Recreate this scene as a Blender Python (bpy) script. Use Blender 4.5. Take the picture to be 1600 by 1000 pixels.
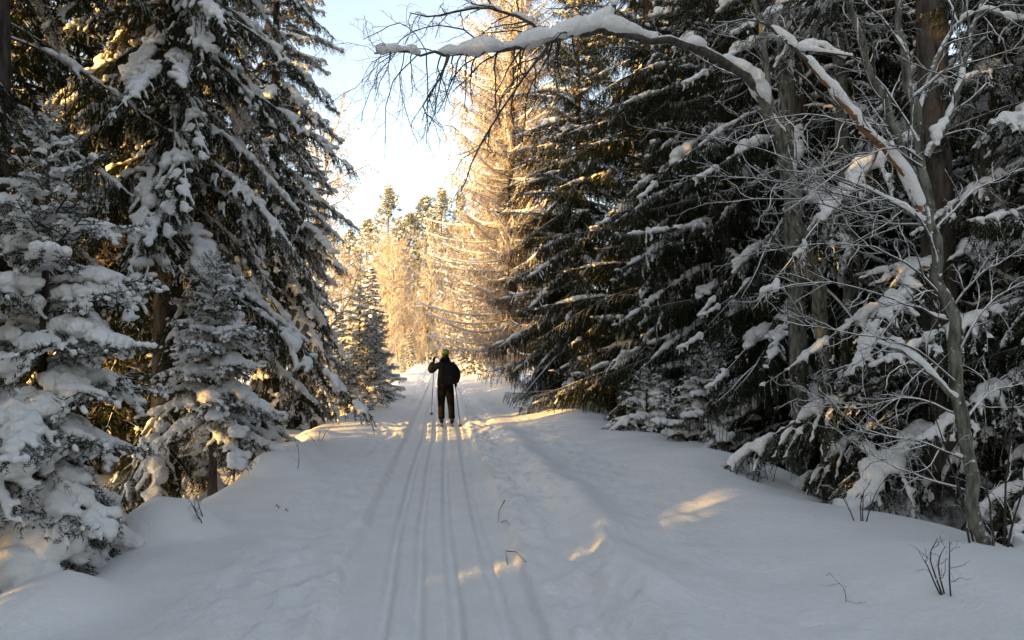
import bpy, bmesh, math, random
import numpy as np
from mathutils import Vector, Matrix

for o in list(bpy.data.objects):
    bpy.data.objects.remove(o)
scene = bpy.context.scene
COL = scene.collection
R = math.radians

# ------------------------------------------------------------------ camera
F_PX = 1256.0                       # focal length in pixels of the 1600 px wide photograph
CAM_Z = 1.55
PITCH = math.atan(60.0 / F_PX)
cam_d = bpy.data.cameras.new("camera")
cam_d.sensor_width = 36.0
cam_d.lens = 36.0 * F_PX / 1600.0
cam_d.clip_start = 0.05
cam_d.clip_end = 5000.0
cam = bpy.data.objects.new("camera", cam_d)
COL.objects.link(cam)
cam.location = (0, 0, CAM_Z)
cam.rotation_euler = (R(90) + PITCH, 0, 0)
scene.camera = cam

# ------------------------------------------------------------------ light
SUN_EL = R(8.5)
SUN_TRAVEL = R(36.0)                # heading of the light over the ground, from +X towards +Y
sun_pos = Vector((-math.cos(SUN_TRAVEL) * math.cos(SUN_EL),
                  -math.sin(SUN_TRAVEL) * math.cos(SUN_EL), math.sin(SUN_EL)))
world = bpy.data.worlds.new("World")
scene.world = world
world.use_nodes = True
wn, wl = world.node_tree.nodes, world.node_tree.links
wn.clear()
w_sky = wn.new("ShaderNodeTexSky")
w_sky.sky_type = 'NISHITA'
w_sky.sun_disc = False
w_sky.sun_elevation = SUN_EL
w_sky.sun_rotation = math.atan2(sun_pos.x, sun_pos.y)
w_sky.altitude = 150
w_sky.air_density = 1.0
w_sky.dust_density = 1.8
w_sky.ozone_density = 1.0
w_hsv = wn.new("ShaderNodeHueSaturation")
w_hsv.inputs["Saturation"].default_value = 0.64
w_bg = wn.new("ShaderNodeBackground")
w_bg.inputs["Strength"].default_value = 0.15
w_out = wn.new("ShaderNodeOutputWorld")
wl.new(w_sky.outputs[0], w_hsv.inputs["Color"])
wl.new(w_hsv.outputs[0], w_bg.inputs["Color"])
wl.new(w_bg.outputs[0], w_out.inputs["Surface"])

sun_d = bpy.data.lights.new("sun", 'SUN')
sun_d.energy = 3.7
sun_d.angle = R(0.55)
sun_d.color = (1.0, 0.58, 0.13)
sun = bpy.data.objects.new("sun", sun_d)
COL.objects.link(sun)
sun.location = (-30, -20, 30)
sun.rotation_euler = (-sun_pos).to_track_quat('-Z', 'Y').to_euler()

vs = scene.view_settings
vs.view_transform = 'Standard'
vs.look = 'None'
vs.gamma = 1.0
vs.use_curve_mapping = False
vs.exposure = 1.94
cy = scene.cycles
cy.use_denoising = True
cy.max_bounces = 4
cy.diffuse_bounces = 2
cy.glossy_bounces = 2
cy.transmission_bounces = 4
cy.sample_clamp_indirect = 4.0


# ------------------------------------------------------------------ helpers
def pix(px, py, d):
    """point of the place that stands d metres ahead of the camera at this pixel of the photograph"""
    x = (px - 800.0) / F_PX
    y = (500.0 - py) / F_PX
    dy = math.cos(PITCH) - y * math.sin(PITCH)
    dz = math.sin(PITCH) + y * math.cos(PITCH)
    k = d / dy
    return np.array([x * k, d, CAM_Z + dz * k])


_tabs = {}
def vnoise(x, y, seed=0):
    if seed not in _tabs:
        _tabs[seed] = np.random.RandomState(1000 + seed).rand(256, 256)
    T = _tabs[seed]
    x = np.asarray(x, float); y = np.asarray(y, float)
    xi = np.floor(x).astype(int); yi = np.floor(y).astype(int)
    fx = x - xi; fy = y - yi
    fx = fx * fx * (3 - 2 * fx); fy = fy * fy * (3 - 2 * fy)
    a = T[xi & 255, yi & 255]; b = T[(xi + 1) & 255, yi & 255]
    c = T[xi & 255, (yi + 1) & 255]; d = T[(xi + 1) & 255, (yi + 1) & 255]
    return (a * (1 - fx) + b * fx) * (1 - fy) + (c * (1 - fx) + d * fx) * fy - 0.5


def fbm(x, y, seed=0, oct=4):
    s = 0.0; a = 1.0; f = 1.0
    for i in range(oct):
        s = s + a * vnoise(x * f, y * f, seed + i)
        a *= 0.5; f *= 2.03
    return s


def sstep(x, a, b):
    t = np.clip((x - a) / (b - a), 0, 1)
    return t * t * (3 - 2 * t)


def trail_x(Y):
    return -0.0876 * Y


def ground_z(X, Y):
    X = np.asarray(X, float); Y = np.asarray(Y, float)
    u = X - trail_x(Y)
    e = u + 0.5 * vnoise(Y * 0.35, u * 0.15, 11) + 0.22 * vnoise(Y * 1.3, u * 0.3, 12)
    z = 0.06 * sstep(-e, 0.9, 1.6) - 0.85 * sstep(-e, 2.35, 3.9) + 0.35 * sstep(-e, 5, 10)
    near = 1 - sstep(Y, 26, 40)
    z = z + 0.04 * sstep(e, 1.0, 1.7)
    z = z + (0.14 + 0.09 * vnoise(Y * 0.9, 0.5, 14)) * np.exp(-((u - 1.34 - 0.2 * vnoise(Y * 0.7, 3.3, 15) - .1 * vnoise(Y * 2.3, 1.3, 17)) / 0.24) ** 2) * (1 - .75 * sstep(Y, 9, 20))
    hump = 0.26 + 0.26 * vnoise(Y * 0.28, 7.7, 13)
    z = z + hump * np.exp(-((e - 3.3) / 1.05) ** 2)
    z = z - 0.55 * sstep(e, 4.2, 5.7) + 0.2 * sstep(e, 7, 12)
    off = sstep(np.abs(u), 2.6, 5.0)
    z = z + off * 0.35 * fbm(X * 0.35, Y * 0.35, 20, 3)
    z = z + 0.07 * fbm(X * 0.55, Y * 0.55, 30, 3)
    # knee-high hump of snow over a buried shrub, by the young spruce
    for (hx, hy, hh, hr) in ((-3.02, 7.0, 0.30, 0.42), (-3.5, 7.6, 0.22, 0.4), (-2.95, 4.75, 0.2, 0.5),
                             (-3.05, 10.6, 0.26, 0.4), (-3.4, 12.2, 0.25, 0.5), (-3.9, 15.6, 0.12, 0.5), (4.3, 9.0, 0.3, 0.45), (3.6, 13.4, 0.2, 0.6)):
        q = ((X - hx) ** 2 + (Y - hy) ** 2) / (hr * hr)
        z = z + hh * np.exp(-q * q * 0.7)
    # groomed lane with ski tracks
    lane = sstep(u, -0.78, -0.66) * (1 - sstep(u, 0.57, 0.64))
    z = z - 0.065 * lane
    wig = 0.018 * np.sin(Y * 0.45) + 0.03 * vnoise(Y * 0.4, 1.1, 16)
    fade = 1 - 0.5 * sstep(Y, 25, 45)
    for ug, dep, wd in ((-0.38, 0.044, 0.042), (-0.164, 0.042, 0.038), (0.08, 0.046, 0.042), (0.376, 0.036, 0.046)):
        z = z - fade * dep * np.exp(-((u - ug - wig) / wd) ** 4)
    rough = (sstep(u, 0.62, 0.75) * (1 - sstep(u, 1.2, 1.4)) + .5 * sstep(u, 1.55, 1.8) * (1 - sstep(u, 2.3, 2.9))
             + sstep(-u, 0.66, 0.72) * (1 - sstep(-u, 1.0, 1.9)))
    z = z + rough * (0.055 * fbm(X * 8, Y * 5, 40, 3) + 0.02 * np.abs(vnoise(X * 5, Y * 4, 45)))
    z = z + 0.012 * lane * vnoise(X * 6, Y * 3.0, 47) + 0.006 * lane * vnoise(X * 14, Y * 9.0, 48)
    z = z + 0.10 * np.maximum(0, vnoise(X * 4.3, Y * 4.3, 52) - .36) + 0.05 * np.maximum(0, vnoise(X * 11, Y * 11, 53) - .38) - 0.08 * np.maximum(0, vnoise(X * 6.1, Y * 5.0, 54) - .4)
    # pole-plant scuffs and step edges across the lane side
    z = z + 0.05 * sstep(u, 0.35, 0.7) * (1 - sstep(u, 1.3, 1.9)) * near * np.maximum(0, vnoise(Y * 1.7 + u * 0.8, 2.2, 49))
    z = z + 1.1 * sstep(Y, 30, 110)
    return z


def gz(X, Y):
    return float(ground_z(np.array([X]), np.array([Y]))[0])


class MB:
    """collects vertices and faces, builds one mesh"""
    def __init__(self):
        self.v = []; self.t = []; self.q = []; self.tm = []; self.qm = []; self.f = []; self.n = 0

    def add(self, v, tris=None, quads=None, mat=0, frost=0.0):
        v = np.asarray(v, float).reshape(-1, 3)
        self.v.append(v)
        fr = np.full(len(v), frost) if np.isscalar(frost) else np.asarray(frost, float)
        self.f.append(fr)
        if tris is not None and len(tris):
            tris = np.asarray(tris, int).reshape(-1, 3)
            self.t.append(tris + self.n); self.tm.append(np.full(len(tris), mat))
        if quads is not None and len(quads):
            quads = np.asarray(quads, int).reshape(-1, 4)
            self.q.append(quads + self.n); self.qm.append(np.full(len(quads), mat))
        self.n += len(v)

    def mesh(self, name, mats, smooth=True):
        me = bpy.data.meshes.new(name)
        v = np.concatenate(self.v) if self.v else np.zeros((0, 3))
        t = np.concatenate(self.t) if self.t else np.zeros((0, 3), int)
        q = np.concatenate(self.q) if self.q else np.zeros((0, 4), int)
        nt, nq = len(t), len(q)
        me.vertices.add(len(v)); me.vertices.foreach_set("co", v.astype(np.float32).ravel())
        loops = np.concatenate([t.ravel(), q.ravel()]).astype(np.int32)
        me.loops.add(len(loops)); me.loops.foreach_set("vertex_index", loops)
        ls = np.concatenate([np.arange(nt) * 3, nt * 3 + np.arange(nq) * 4]).astype(np.int32)
        me.polygons.add(nt + nq); me.polygons.foreach_set("loop_start", ls)
        mi = np.concatenate((self.tm if self.tm else []) + (self.qm if self.qm else [])) if (nt + nq) else np.zeros(0)
        me.polygons.foreach_set("material_index", mi.astype(np.int32))
        me.polygons.foreach_set("use_smooth", np.full(nt + nq, smooth))
        if any(np.any(f != 0) for f in self.f):
            a = me.attributes.new("frost", 'FLOAT', 'POINT')
            a.data.foreach_set("value", np.concatenate(self.f).astype(np.float32))
        for m in mats:
            me.materials.append(MAT[m])
        me.update(calc_edges=True)
        return me


def norm(a):
    return a / np.maximum(np.linalg.norm(a, axis=-1, keepdims=True), 1e-9)


def tubes(mb, P, Rr, k=5, mat=0, frost=0.0):
    """batch of tubes: P (m,n,3), Rr (m,n)"""
    P = np.asarray(P, float); Rr = np.asarray(Rr, float)
    if P.ndim == 2:
        P = P[None]; Rr = Rr[None]
    m, n, _ = P.shape
    T = norm(np.gradient(P, axis=1))
    mean = norm(P[:, -1] - P[:, 0])
    ref = np.where(np.abs(mean[:, 2:3]) > 0.75, np.array([[1.0, 0.13, 0]]), np.array([[0.0, 0, 1]]))[:, None, :]
    A = norm(np.cross(T, np.broadcast_to(ref, T.shape)))
    B = np.cross(A, T)
    an = np.arange(k) * 2 * math.pi / k
    V = P[:, :, None] + Rr[:, :, None, None] * (A[:, :, None] * np.cos(an)[None, None, :, None] + B[:, :, None] * np.sin(an)[None, None, :, None])
    base = (np.arange(m) * n * k)[:, None, None]
    i = np.arange(n - 1)[None, :, None] * k
    j = np.arange(k)[None, None, :]; j2 = (j + 1) % k
    Q = np.stack([base + i + j, base + i + j2, base + i + k + j2, base + i + k + j], -1).reshape(-1, 4)
    mb.add(V.reshape(-1, 3), quads=Q, mat=mat, frost=frost)
    if k > 3:
        C = []
        for e in (0, n - 1):
            idx = base[:, :, 0] + e * k + np.arange(k)[None]
            for a in range(1, k - 1):
                C.append(np.stack([idx[:, 0], idx[:, a], idx[:, a + 1]], -1))
        mb.t.append(np.concatenate(C) + mb.n - m * n * k); mb.tm.append(np.full(sum(len(c) for c in C), mat))


def link(name, me, parent=None):
    o = bpy.data.objects.new(name, me)
    COL.objects.link(o)
    if parent is not None:
        o.parent = parent
    return o


def tag(o, label, cat, group=None):
    o["label"] = label
    o["category"] = cat
    if group:
        o["group"] = group
    return o


def thing(name, label, cat, loc, rz=0.0, group=None):
    o = bpy.data.objects.new(name, None)
    COL.objects.link(o)
    o.empty_display_size = 0.2
    o.location = loc
    o.rotation_euler = (0, 0, rz)
    return tag(o, label, cat, group)


# ------------------------------------------------------------------ materials
MAT = {}
def nmat(name):
    m = bpy.data.materials.new(name)
    m.use_nodes = True
    nt = m.node_tree
    bs = nt.nodes["Principled BSDF"]
    MAT[name] = m
    return m, nt.nodes, nt.links, bs


def noise_node(N, L, scale, detail=4, coord="Object"):
    tc = N.new("ShaderNodeTexCoord")
    nz = N.new("ShaderNodeTexNoise")
    nz.inputs["Scale"].default_value = scale
    nz.inputs["Detail"].default_value = detail
    L.new(tc.outputs[coord], nz.inputs["Vector"])
    return nz


def ramp(N, L, src, stops):
    r = N.new("ShaderNodeValToRGB")
    el = r.color_ramp.elements
    el[0].position, el[0].color = stops[0][0], (*stops[0][1], 1)
    el[1].position, el[1].color = stops[-1][0], (*stops[-1][1], 1)
    for p, c in stops[1:-1]:
        e = el.new(p); e.color = (*c, 1)
    L.new(src, r.inputs[0])
    return r


def bump(N, L, bs, src, strength, dist):
    b = N.new("ShaderNodeBump")
    b.inputs["Strength"].default_value = strength
    b.inputs["Distance"].default_value = dist
    L.new(src, b.inputs["Height"])
    L.new(b.outputs[0], bs.inputs["Normal"])
    return b


def up_mask(N, L, lo, hi, nscale, namp):
    """0..1 where a surface faces up enough to hold snow or rime"""
    ge = N.new("ShaderNodeNewGeometry")
    sx = N.new("ShaderNodeSeparateXYZ"); L.new(ge.outputs["Normal"], sx.inputs[0])
    nz = noise_node(N, L, nscale, 3)
    ma = N.new("ShaderNodeMath"); ma.operation = 'MULTIPLY_ADD'
    ma.inputs[1].default_value = namp; L.new(nz.outputs[0], ma.inputs[0]); L.new(sx.outputs[2], ma.inputs[2])
    mr = N.new("ShaderNodeMapRange"); mr.interpolation_type = 'SMOOTHSTEP'
    mr.inputs["From Min"].default_value = lo + namp * .5; mr.inputs["From Max"].default_value = hi + namp * .5
    L.new(ma.outputs[0], mr.inputs["Value"])
    return mr


SNOW = (0.86, 0.84, 0.82)

# ground snow
m, N, L, bs = nmat("ground_snow")
n1 = noise_node(N, L, 2.2, 5); n2 = noise_node(N, L, 55, 4)
cr = ramp(N, L, n1.outputs[0], [(0.3, (0.85, 0.82, 0.79)), (0.7, (0.91, 0.885, 0.86))])
L.new(cr.outputs[0], bs.inputs["Base Color"])
bs.inputs["Roughness"].default_value = 0.62
bs.inputs["Specular IOR Level"].default_value = 0.25
mx = N.new("ShaderNodeMath"); mx.operation = 'MULTIPLY_ADD'; mx.inputs[1].default_value = 0.6
n3 = noise_node(N, L, 14, 4)
L.new(n2.outputs[0], mx.inputs[0]); L.new(n3.outputs[0], mx.inputs[2])
bump(N, L, bs, mx.outputs[0], 0.75, 0.02)

# snow on boughs and limbs
m, N, L, bs = nmat("bough_snow")
n1 = noise_node(N, L, 26, 4)
bs.inputs["Base Color"].default_value = (*SNOW, 1)
bs.inputs["Roughness"].default_value = 0.65
bs.inputs["Specular IOR Level"].default_value = 0.2
bump(N, L, bs, n1.outputs[0], 0.8, 0.03)

# spruce and pine needles, rimed where the frost attribute says so
def needle_mat(name, dark, light, frost_col, trans, frost_gain=1.0):
    m, N, L, bs = nmat(name)
    N.remove(bs)
    out = [n for n in N if n.type == 'OUTPUT_MATERIAL'][0]
    nz = noise_node(N, L, 7, 3)
    cr = ramp(N, L, nz.outputs[0], [(0.3, dark), (0.72, light)])
    at = N.new("ShaderNodeAttribute"); at.attribute_name = "frost"
    mg = N.new("ShaderNodeMath"); mg.operation = 'MULTIPLY'; mg.inputs[1].default_value = frost_gain; mg.use_clamp = True
    L.new(at.outputs["Fac"], mg.inputs[0])
    mi = N.new("ShaderNodeMixRGB"); L.new(mg.outputs[0], mi.inputs[0]); L.new(cr.outputs[0], mi.inputs[1])
    mi.inputs[2].default_value = (*frost_col, 1)
    di = N.new("ShaderNodeBsdfDiffuse"); tr = N.new("ShaderNodeBsdfTranslucent")
    L.new(mi.outputs[0], di.inputs[0]); L.new(mi.outputs[0], tr.inputs[0])
    ms = N.new("ShaderNodeMixShader"); ms.inputs[0].default_value = trans
    L.new(di.outputs[0], ms.inputs[1]); L.new(tr.outputs[0], ms.inputs[2])
    L.new(ms.outputs[0], out.inputs[0])
needle_mat("needles", (0.014, 0.021, 0.011), (0.045, 0.05, 0.021), SNOW, 0.22)
needle_mat("pine_needles", (0.07, 0.085, 0.03), (0.16, 0.15, 0.055), SNOW, 0.35)

def bark_mat(name, c0, c1, scale, lo=None, hi=None, namp=0.5, spot=18, rough=0.9, snow=SNOW, bstr=.8):
    m, N, L, bs = nmat(name)
    tc = N.new("ShaderNodeTexCoord"); mp = N.new("ShaderNodeMapping")
    mp.inputs["Scale"].default_value = (1, 1, 0.28)
    L.new(tc.outputs["Object"], mp.inputs[0])
    nz = N.new("ShaderNodeTexNoise"); nz.inputs["Scale"].default_value = scale; nz.inputs["Detail"].default_value = 6
    L.new(mp.outputs[0], nz.inputs["Vector"])
    cr = ramp(N, L, nz.outputs[0], [(0.32, c0), (0.68, c1)])
    if lo is not None:
        mr = up_mask(N, L, lo, hi, spot, namp)
        mi = N.new("ShaderNodeMixRGB"); L.new(mr.outputs[0], mi.inputs[0]); L.new(cr.outputs[0], mi.inputs[1])
        mi.inputs[2].default_value = (*snow, 1)
        L.new(mi.outputs[0], bs.inputs["Base Color"])
    else:
        L.new(cr.outputs[0], bs.inputs["Base Color"])
    bs.inputs["Roughness"].default_value = rough
    bs.inputs["Specular IOR Level"].default_value = 0.15
    bump(N, L, bs, nz.outputs[0], bstr, 0.045)
bark_mat("spruce_bark", (0.035, 0.028, 0.022), (0.12, 0.10, 0.085), 14, 0.25, 0.75, 0.9, 6)
bark_mat("limb_bark", (0.05, 0.044, 0.038), (0.13, 0.118, 0.10), 20, 0.25, 0.6, 0.5, 14)
bark_mat("aspen_bark", (0.05, 0.05, 0.036), (0.24, 0.235, 0.19), 22, 0.25, 0.6, 1.7, 24)
bark_mat("rimed_twig", (0.06, 0.055, 0.05), (0.13, 0.12, 0.105), 25, -0.35, 0.3, 0.8, 30)
bark_mat("dark_twig", (0.035, 0.028, 0.024), (0.085, 0.065, 0.052), 25, 0.55, 0.95, 0.6, 30)
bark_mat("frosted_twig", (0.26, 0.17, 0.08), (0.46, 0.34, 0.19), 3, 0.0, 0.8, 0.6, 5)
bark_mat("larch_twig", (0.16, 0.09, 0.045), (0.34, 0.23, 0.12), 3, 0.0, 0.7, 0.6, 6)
bark_mat("birch_bark", (0.16, 0.13, 0.10), (0.40, 0.34, 0.28), 6, 0.3, 0.8, 0.6, 5)
bark_mat("pine_bark", (0.12, 0.06, 0.035), (0.3, 0.16, 0.09), 6)
bark_mat("torn_wood", (0.10, 0.06, 0.035), (0.34, 0.16, 0.06), 9, .1, .5)

def plain(name, c, rough=0.8, nscale=40, var=0.35, bs_=0.3, met=0.0):
    m, N, L, bs = nmat(name)
    nz = noise_node(N, L, nscale, 4)
    cr = ramp(N, L, nz.outputs[0], [(0.3, tuple(x * (1 - var) for x in c)), (0.7, tuple(min(1, x * (1 + var)) for x in c))])
    L.new(cr.outputs[0], bs.inputs["Base Color"])
    bs.inputs["Roughness"].default_value = rough
    bs.inputs["Metallic"].default_value = met
    if rough > .65:
        bs.inputs["Specular IOR Level"].default_value = 0.08
    bump(N, L, bs, nz.outputs[0], bs_, 0.01)
plain("black_cloth", (0.012, 0.012, 0.014), 0.85, 60)
plain("pack_cloth", (0.009, 0.009, 0.011), 0.7, 60)
plain("trouser_cloth", (0.005, 0.0042, 0.004), 0.85, 9, 0.6)
plain("green_knit", (0.16, 0.24, 0.07), 0.95, 120, 0.3, 0.8)
plain("skin", (0.45, 0.27, 0.2), 0.6, 30, 0.1, 0.1)
plain("hair", (0.05, 0.03, 0.02), 0.7, 60)
plain("boot_leather", (0.02, 0.02, 0.022), 0.5, 40)
plain("pole_metal", (0.03, 0.035, 0.05), 0.4, 40, 0.2, 0.1, 0.4)
plain("ski_lacquer", (0.05, 0.03, 0.028), 0.35, 20, 0.2, 0.05)
plain("eye_white", (0.75, 0.75, 0.75), 0.3, 20, 0.05, 0.0)
plain("lip", (0.4, 0.16, 0.14), 0.5, 20, 0.1, 0.0)


# ------------------------------------------------------------------ snow lumps by voxel remesh
def ico(sub):
    bm = bmesh.new(); bmesh.ops.create_icosphere(bm, subdivisions=sub, radius=1.0)
    v = np.array([x.co[:] for x in bm.verts]); bm.verts.index_update()
    f = np.array([[x.index for x in p.verts] for p in bm.faces]); bm.free()
    return v, f
ICO1 = ico(1); ICO2 = ico(2)


def blobs(mb, P, rad, sx=1.0, sy=1.0, sz=0.75, base=ICO1, mat=0, frost=0.0, rng=None, jit=0.0):
    P = np.asarray(P, float).reshape(-1, 3); rad = np.asarray(rad, float).reshape(-1)
    v, f = base
    S = np.array([sx, sy, sz])
    V = P[:, None] + rad[:, None, None] * (v * S)[None]
    if rng is not None and jit > 0:
        V = V + rng.normal(0, jit, V.shape) * rad[:, None, None]
    T = f[None] + (np.arange(len(P)) * len(v))[:, None, None]
    mb.add(V.reshape(-1, 3), tris=T.reshape(-1, 3), mat=mat, frost=frost)


def snow_mesh(name, P, rad, voxel=0.02, sz=0.75, smooth=3):
    mb = MB(); blobs(mb, P, rad, sz=sz)
    me = mb.mesh(name + "_raw", ["bough_snow"])
    o = link("snow_raw", me)
    md = o.modifiers.new("r", 'REMESH'); md.mode = 'VOXEL'; md.voxel_size = voxel; md.use_smooth_shade = True
    if smooth:
        sm = o.modifiers.new("s", 'SMOOTH'); sm.factor = 0.5; sm.iterations = smooth
    dg = bpy.context.evaluated_depsgraph_get()
    dg.update()
    out = bpy.data.meshes.new_from_object(o.evaluated_get(dg))
    out.name = name
    bpy.data.objects.remove(o); bpy.data.meshes.remove(me)
    nv = len(out.vertices)
    co = np.empty(nv * 3, np.float32); no = np.empty(nv * 3, np.float32)
    out.vertices.foreach_get("co", co); out.vertex_normals.foreach_get("vector", no)
    co = co.reshape(-1, 3); no = no.reshape(-1, 3)
    am = voxel * .45
    q = vnoise(co[:, 0] * 17 + co[:, 2] * 11, co[:, 1] * 17 - co[:, 2] * 9, 61) + .8 * vnoise(co[:, 0] * 38 - co[:, 2] * 21, co[:, 1] * 38 + co[:, 2] * 25, 62)
    co = co + no * (q * am)[:, None]
    out.vertices.foreach_set("co", co.astype(np.float32).ravel())
    out.materials.clear(); out.materials.append(MAT["bough_snow"])
    out.polygons.foreach_set("use_smooth", np.ones(len(out.polygons), bool))
    return out


# ------------------------------------------------------------------ spruce boughs
def interp_poly(P, s):
    n = len(P) - 1
    x = np.clip(s, 0, 1) * n; i = np.minimum(x.astype(int), n - 1); f = (x - i)[:, None]
    return P[i] * (1 - f) + P[i + 1] * f


def make_bough(seed, Ln, rise=0.1, droop=0.45, hang=0.5, side=0.36, dens=110, blade=0.03, snow=1.0, frost=0.35, thresh=-0.1, voxel=0.02, bare=0.12, sp=0.05, up=0.10, reach=.78):
    rng = np.random.RandomState(seed)
    n = 16
    t = np.linspace(0, 1, n)
    A = np.stack([Ln * (t - 0.08 * droop * t ** 2), 0.06 * Ln * np.cumsum(rng.normal(0, 0.25, n)) * t / 2,
                  Ln * (rise * t - droop * t ** 1.7 + up * t ** 5)], 1)
    segs0, segs1, lens = [], [], []
    twP, twR = [], []
    snowP, snowR = [], []
    nb = int(Ln / sp)
    br = []
    for i in range(nb):
        s = bare + (1 - bare) * (i + rng.rand() * 0.6) / nb
        sd = 1 if i % 2 else -1
        p0 = interp_poly(A, np.array([s]))[0]
        tg = norm(interp_poly(A, np.array([min(1, s + .05)])) - interp_poly(A, np.array([s - .05])))[0]
        l = side * Ln * min(1, .35 + 2.2 * s) * (1 - s) ** 0.7 * rng.uniform(.65, 1.2) + 0.06
        a = R(rng.uniform(42, 68))
        dr = tg * math.cos(a) + np.array([-tg[1], tg[0], 0]) * sd * math.sin(a) + np.array([0, 0, rng.normal(.02, .1)])
        dr = dr / np.linalg.norm(dr)
        ss = np.linspace(0, 1, 6)[:, None]
        hg = hang * rng.uniform(.6, 1.4)
        B = p0 + dr * l * ss * (1 - .25 * hg * ss) + np.array([0, 0, -1.0]) * l * hg * ss ** 1.6
        br.append((B, l, s, sd))
        twP.append(interp_poly(B, np.linspace(0, 1, 4))); twR.append(np.linspace(.006, .002, 4) * (0.6 + l))
        for k in range(5):
            segs0.append(B[k]); segs1.append(B[k + 1])
        m = max(2, int(l / 0.045))
        for j in range(m):
            q = (j + .5 + rng.uniform(-.3, .3)) / m
            pp = interp_poly(B, np.array([q]))[0]
            bt = norm(interp_poly(B, np.array([min(1, q + .1)])) - interp_poly(B, np.array([max(0, q - .1)])))[0]
            s2 = 1 if (j + i) % 2 else -1
            la = (0.34 * l * (1 - q) + 0.05) * rng.uniform(.7, 1.25)
            dd = bt * 0.72 + np.array([-bt[1], bt[0], 0]) * s2 * 0.7 + np.array([0, 0, rng.normal(0, .12) - .45 * hg])
            dd = dd / np.linalg.norm(dd)
            e1 = pp + dd * la * .5; e2 = pp + dd * la + np.array([0, 0, -la * .3 * hg])
            segs0 += [pp, e1]; segs1 += [e1, e2]
            if snow > 0 and rng.rand() < 0.42:
                for x in (.25, .55, .8):
                    snowP.append(pp + (e2 - pp) * x + [0, 0, .008]); snowR.append(snow * .022 * (1.15 - x * .5) * rng.uniform(.7, 1.2)); lens.append((s, i))
    mb = MB()
    tubes(mb, A, np.linspace(.011 * Ln + .004, .004, n), 5, 0)
    tubes(mb, np.array(twP), np.array(twR), 3, 0)
    # leader needles
    for k in range(int(n * .45), n - 1):
        segs0.append(A[k]); segs1.append(A[k + 1])
    S0 = np.array(segs0); S1 = np.array(segs1)
    ln = np.linalg.norm(S1 - S0, axis=1)
    cnt = np.maximum(1, np.round(ln * dens)).astype(int)
    idx = np.repeat(np.arange(len(S0)), cnt)
    f = rng.rand(len(idx))[:, None]
    B0 = S0[idx] * (1 - f) + S1[idx] * f
    sd = norm(S1 - S0)[idx]
    rad = rng.normal(0, 1, (len(idx), 3)); rad = norm(rad - sd * np.sum(rad * sd, 1, keepdims=True))
    D = norm(sd * rng.uniform(.4, 1.0, (len(idx), 1)) + rad * .75)
    poke = rng.rand(len(idx)) < .12
    D = np.where(poke[:, None], norm(D + np.array([0, 0, .7])), D)
    W = norm(np.cross(D, rng.normal(0, 1, D.shape)))
    bl = blade * rng.uniform(.6, 1.25, (len(idx), 1)); bw = bl * 0.13; bl = np.where(poke[:, None], bl * 1.9, bl)
    V = np.stack([B0 - W * bw, B0 + W * bw, B0 + D * bl], 1).reshape(-1, 3)
    fr = np.clip(rad[:, 2] * 1.0 + rng.uniform(-.5, .5, len(idx)) + (frost - .5) * 2, 0, 1) * .8
    mb.add(V, tris=np.arange(len(V)).reshape(-1, 3), mat=1, frost=np.repeat(fr, 3))
    me = mb.mesh("bough", ["limb_bark", "needles"], smooth=False)
    sm = None
    if snow > 0:
        P2, R2 = [], []
        # ridge along the limb: lumpy
        for x in np.arange(.10, 1.0, .028 / Ln):
            lump = 1.25 * vnoise(x * Ln * 3.2, seed * 1.7, 3) + .8 * vnoise(x * Ln * 8, seed * 2.3, 4)
            if lump < thresh - .12:
                continue
            r = snow * (.036 + .07 * max(0, lump + .25)) * (.75 + .45 * math.sin(math.pi * min(1, x * 1.05))) * (.55 + .25 * Ln ** .5)
            p = interp_poly(A, np.array([x]))[0]
            for _ in range(2):
                P2.append(p + [rng.normal(0, .3 * r), rng.normal(0, .9 * r), r * .4]); R2.append(r * rng.uniform(.75, 1.1))
        for bi, (B, l, s, sd) in enumerate(br):
            pres = vnoise(bi * .33, seed * 3.1 + sd * 5, 5)
            if pres < thresh:
                continue
            st = np.linalg.norm(B[-1][:2] - B[0][:2]) / l
            for x in np.arange(.04, reach, .03 / l):
                lump = 1.3 * vnoise(x * l * 8 + bi * 3.7, seed * .7, 6) - .12 * (st < .6)
                if lump < thresh - .15:
                    continue
                r = snow * (.022 + .062 * max(0, lump + .2)) * (1.1 - .7 * x) * (.6 + .5 * min(l, .8)) * rng.uniform(.75, 1.2)
                p = interp_poly(B, np.array([x]))[0]
                P2.append(p + [0, 0, r * .4]); R2.append(r)
        for p, r, (s, bi) in zip(snowP, snowR, lens):
            if vnoise(bi * .33, seed * 3.1 + (1 if bi % 2 else -1) * 5, 5) > thresh + .04:
                P2.append(p); R2.append(r)
        P2 = np.array(P2); R2 = np.array(R2)
        gap = vnoise(P2[:, 0] * 7 + seed, P2[:, 1] * 7 + P2[:, 2] * 5, 63) + .6 * vnoise(P2[:, 0] * 15 + seed, P2[:, 1] * 15, 64)
        ok = gap > -.26
        P2 = P2[ok]; R2 = np.maximum(R2[ok] * (1 + .3 * gap[ok]), voxel * .75)
        sm = snow_mesh("snow_cushion", P2, R2, voxel, 0.85, 3)
    return (Ln, me, sm)


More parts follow.
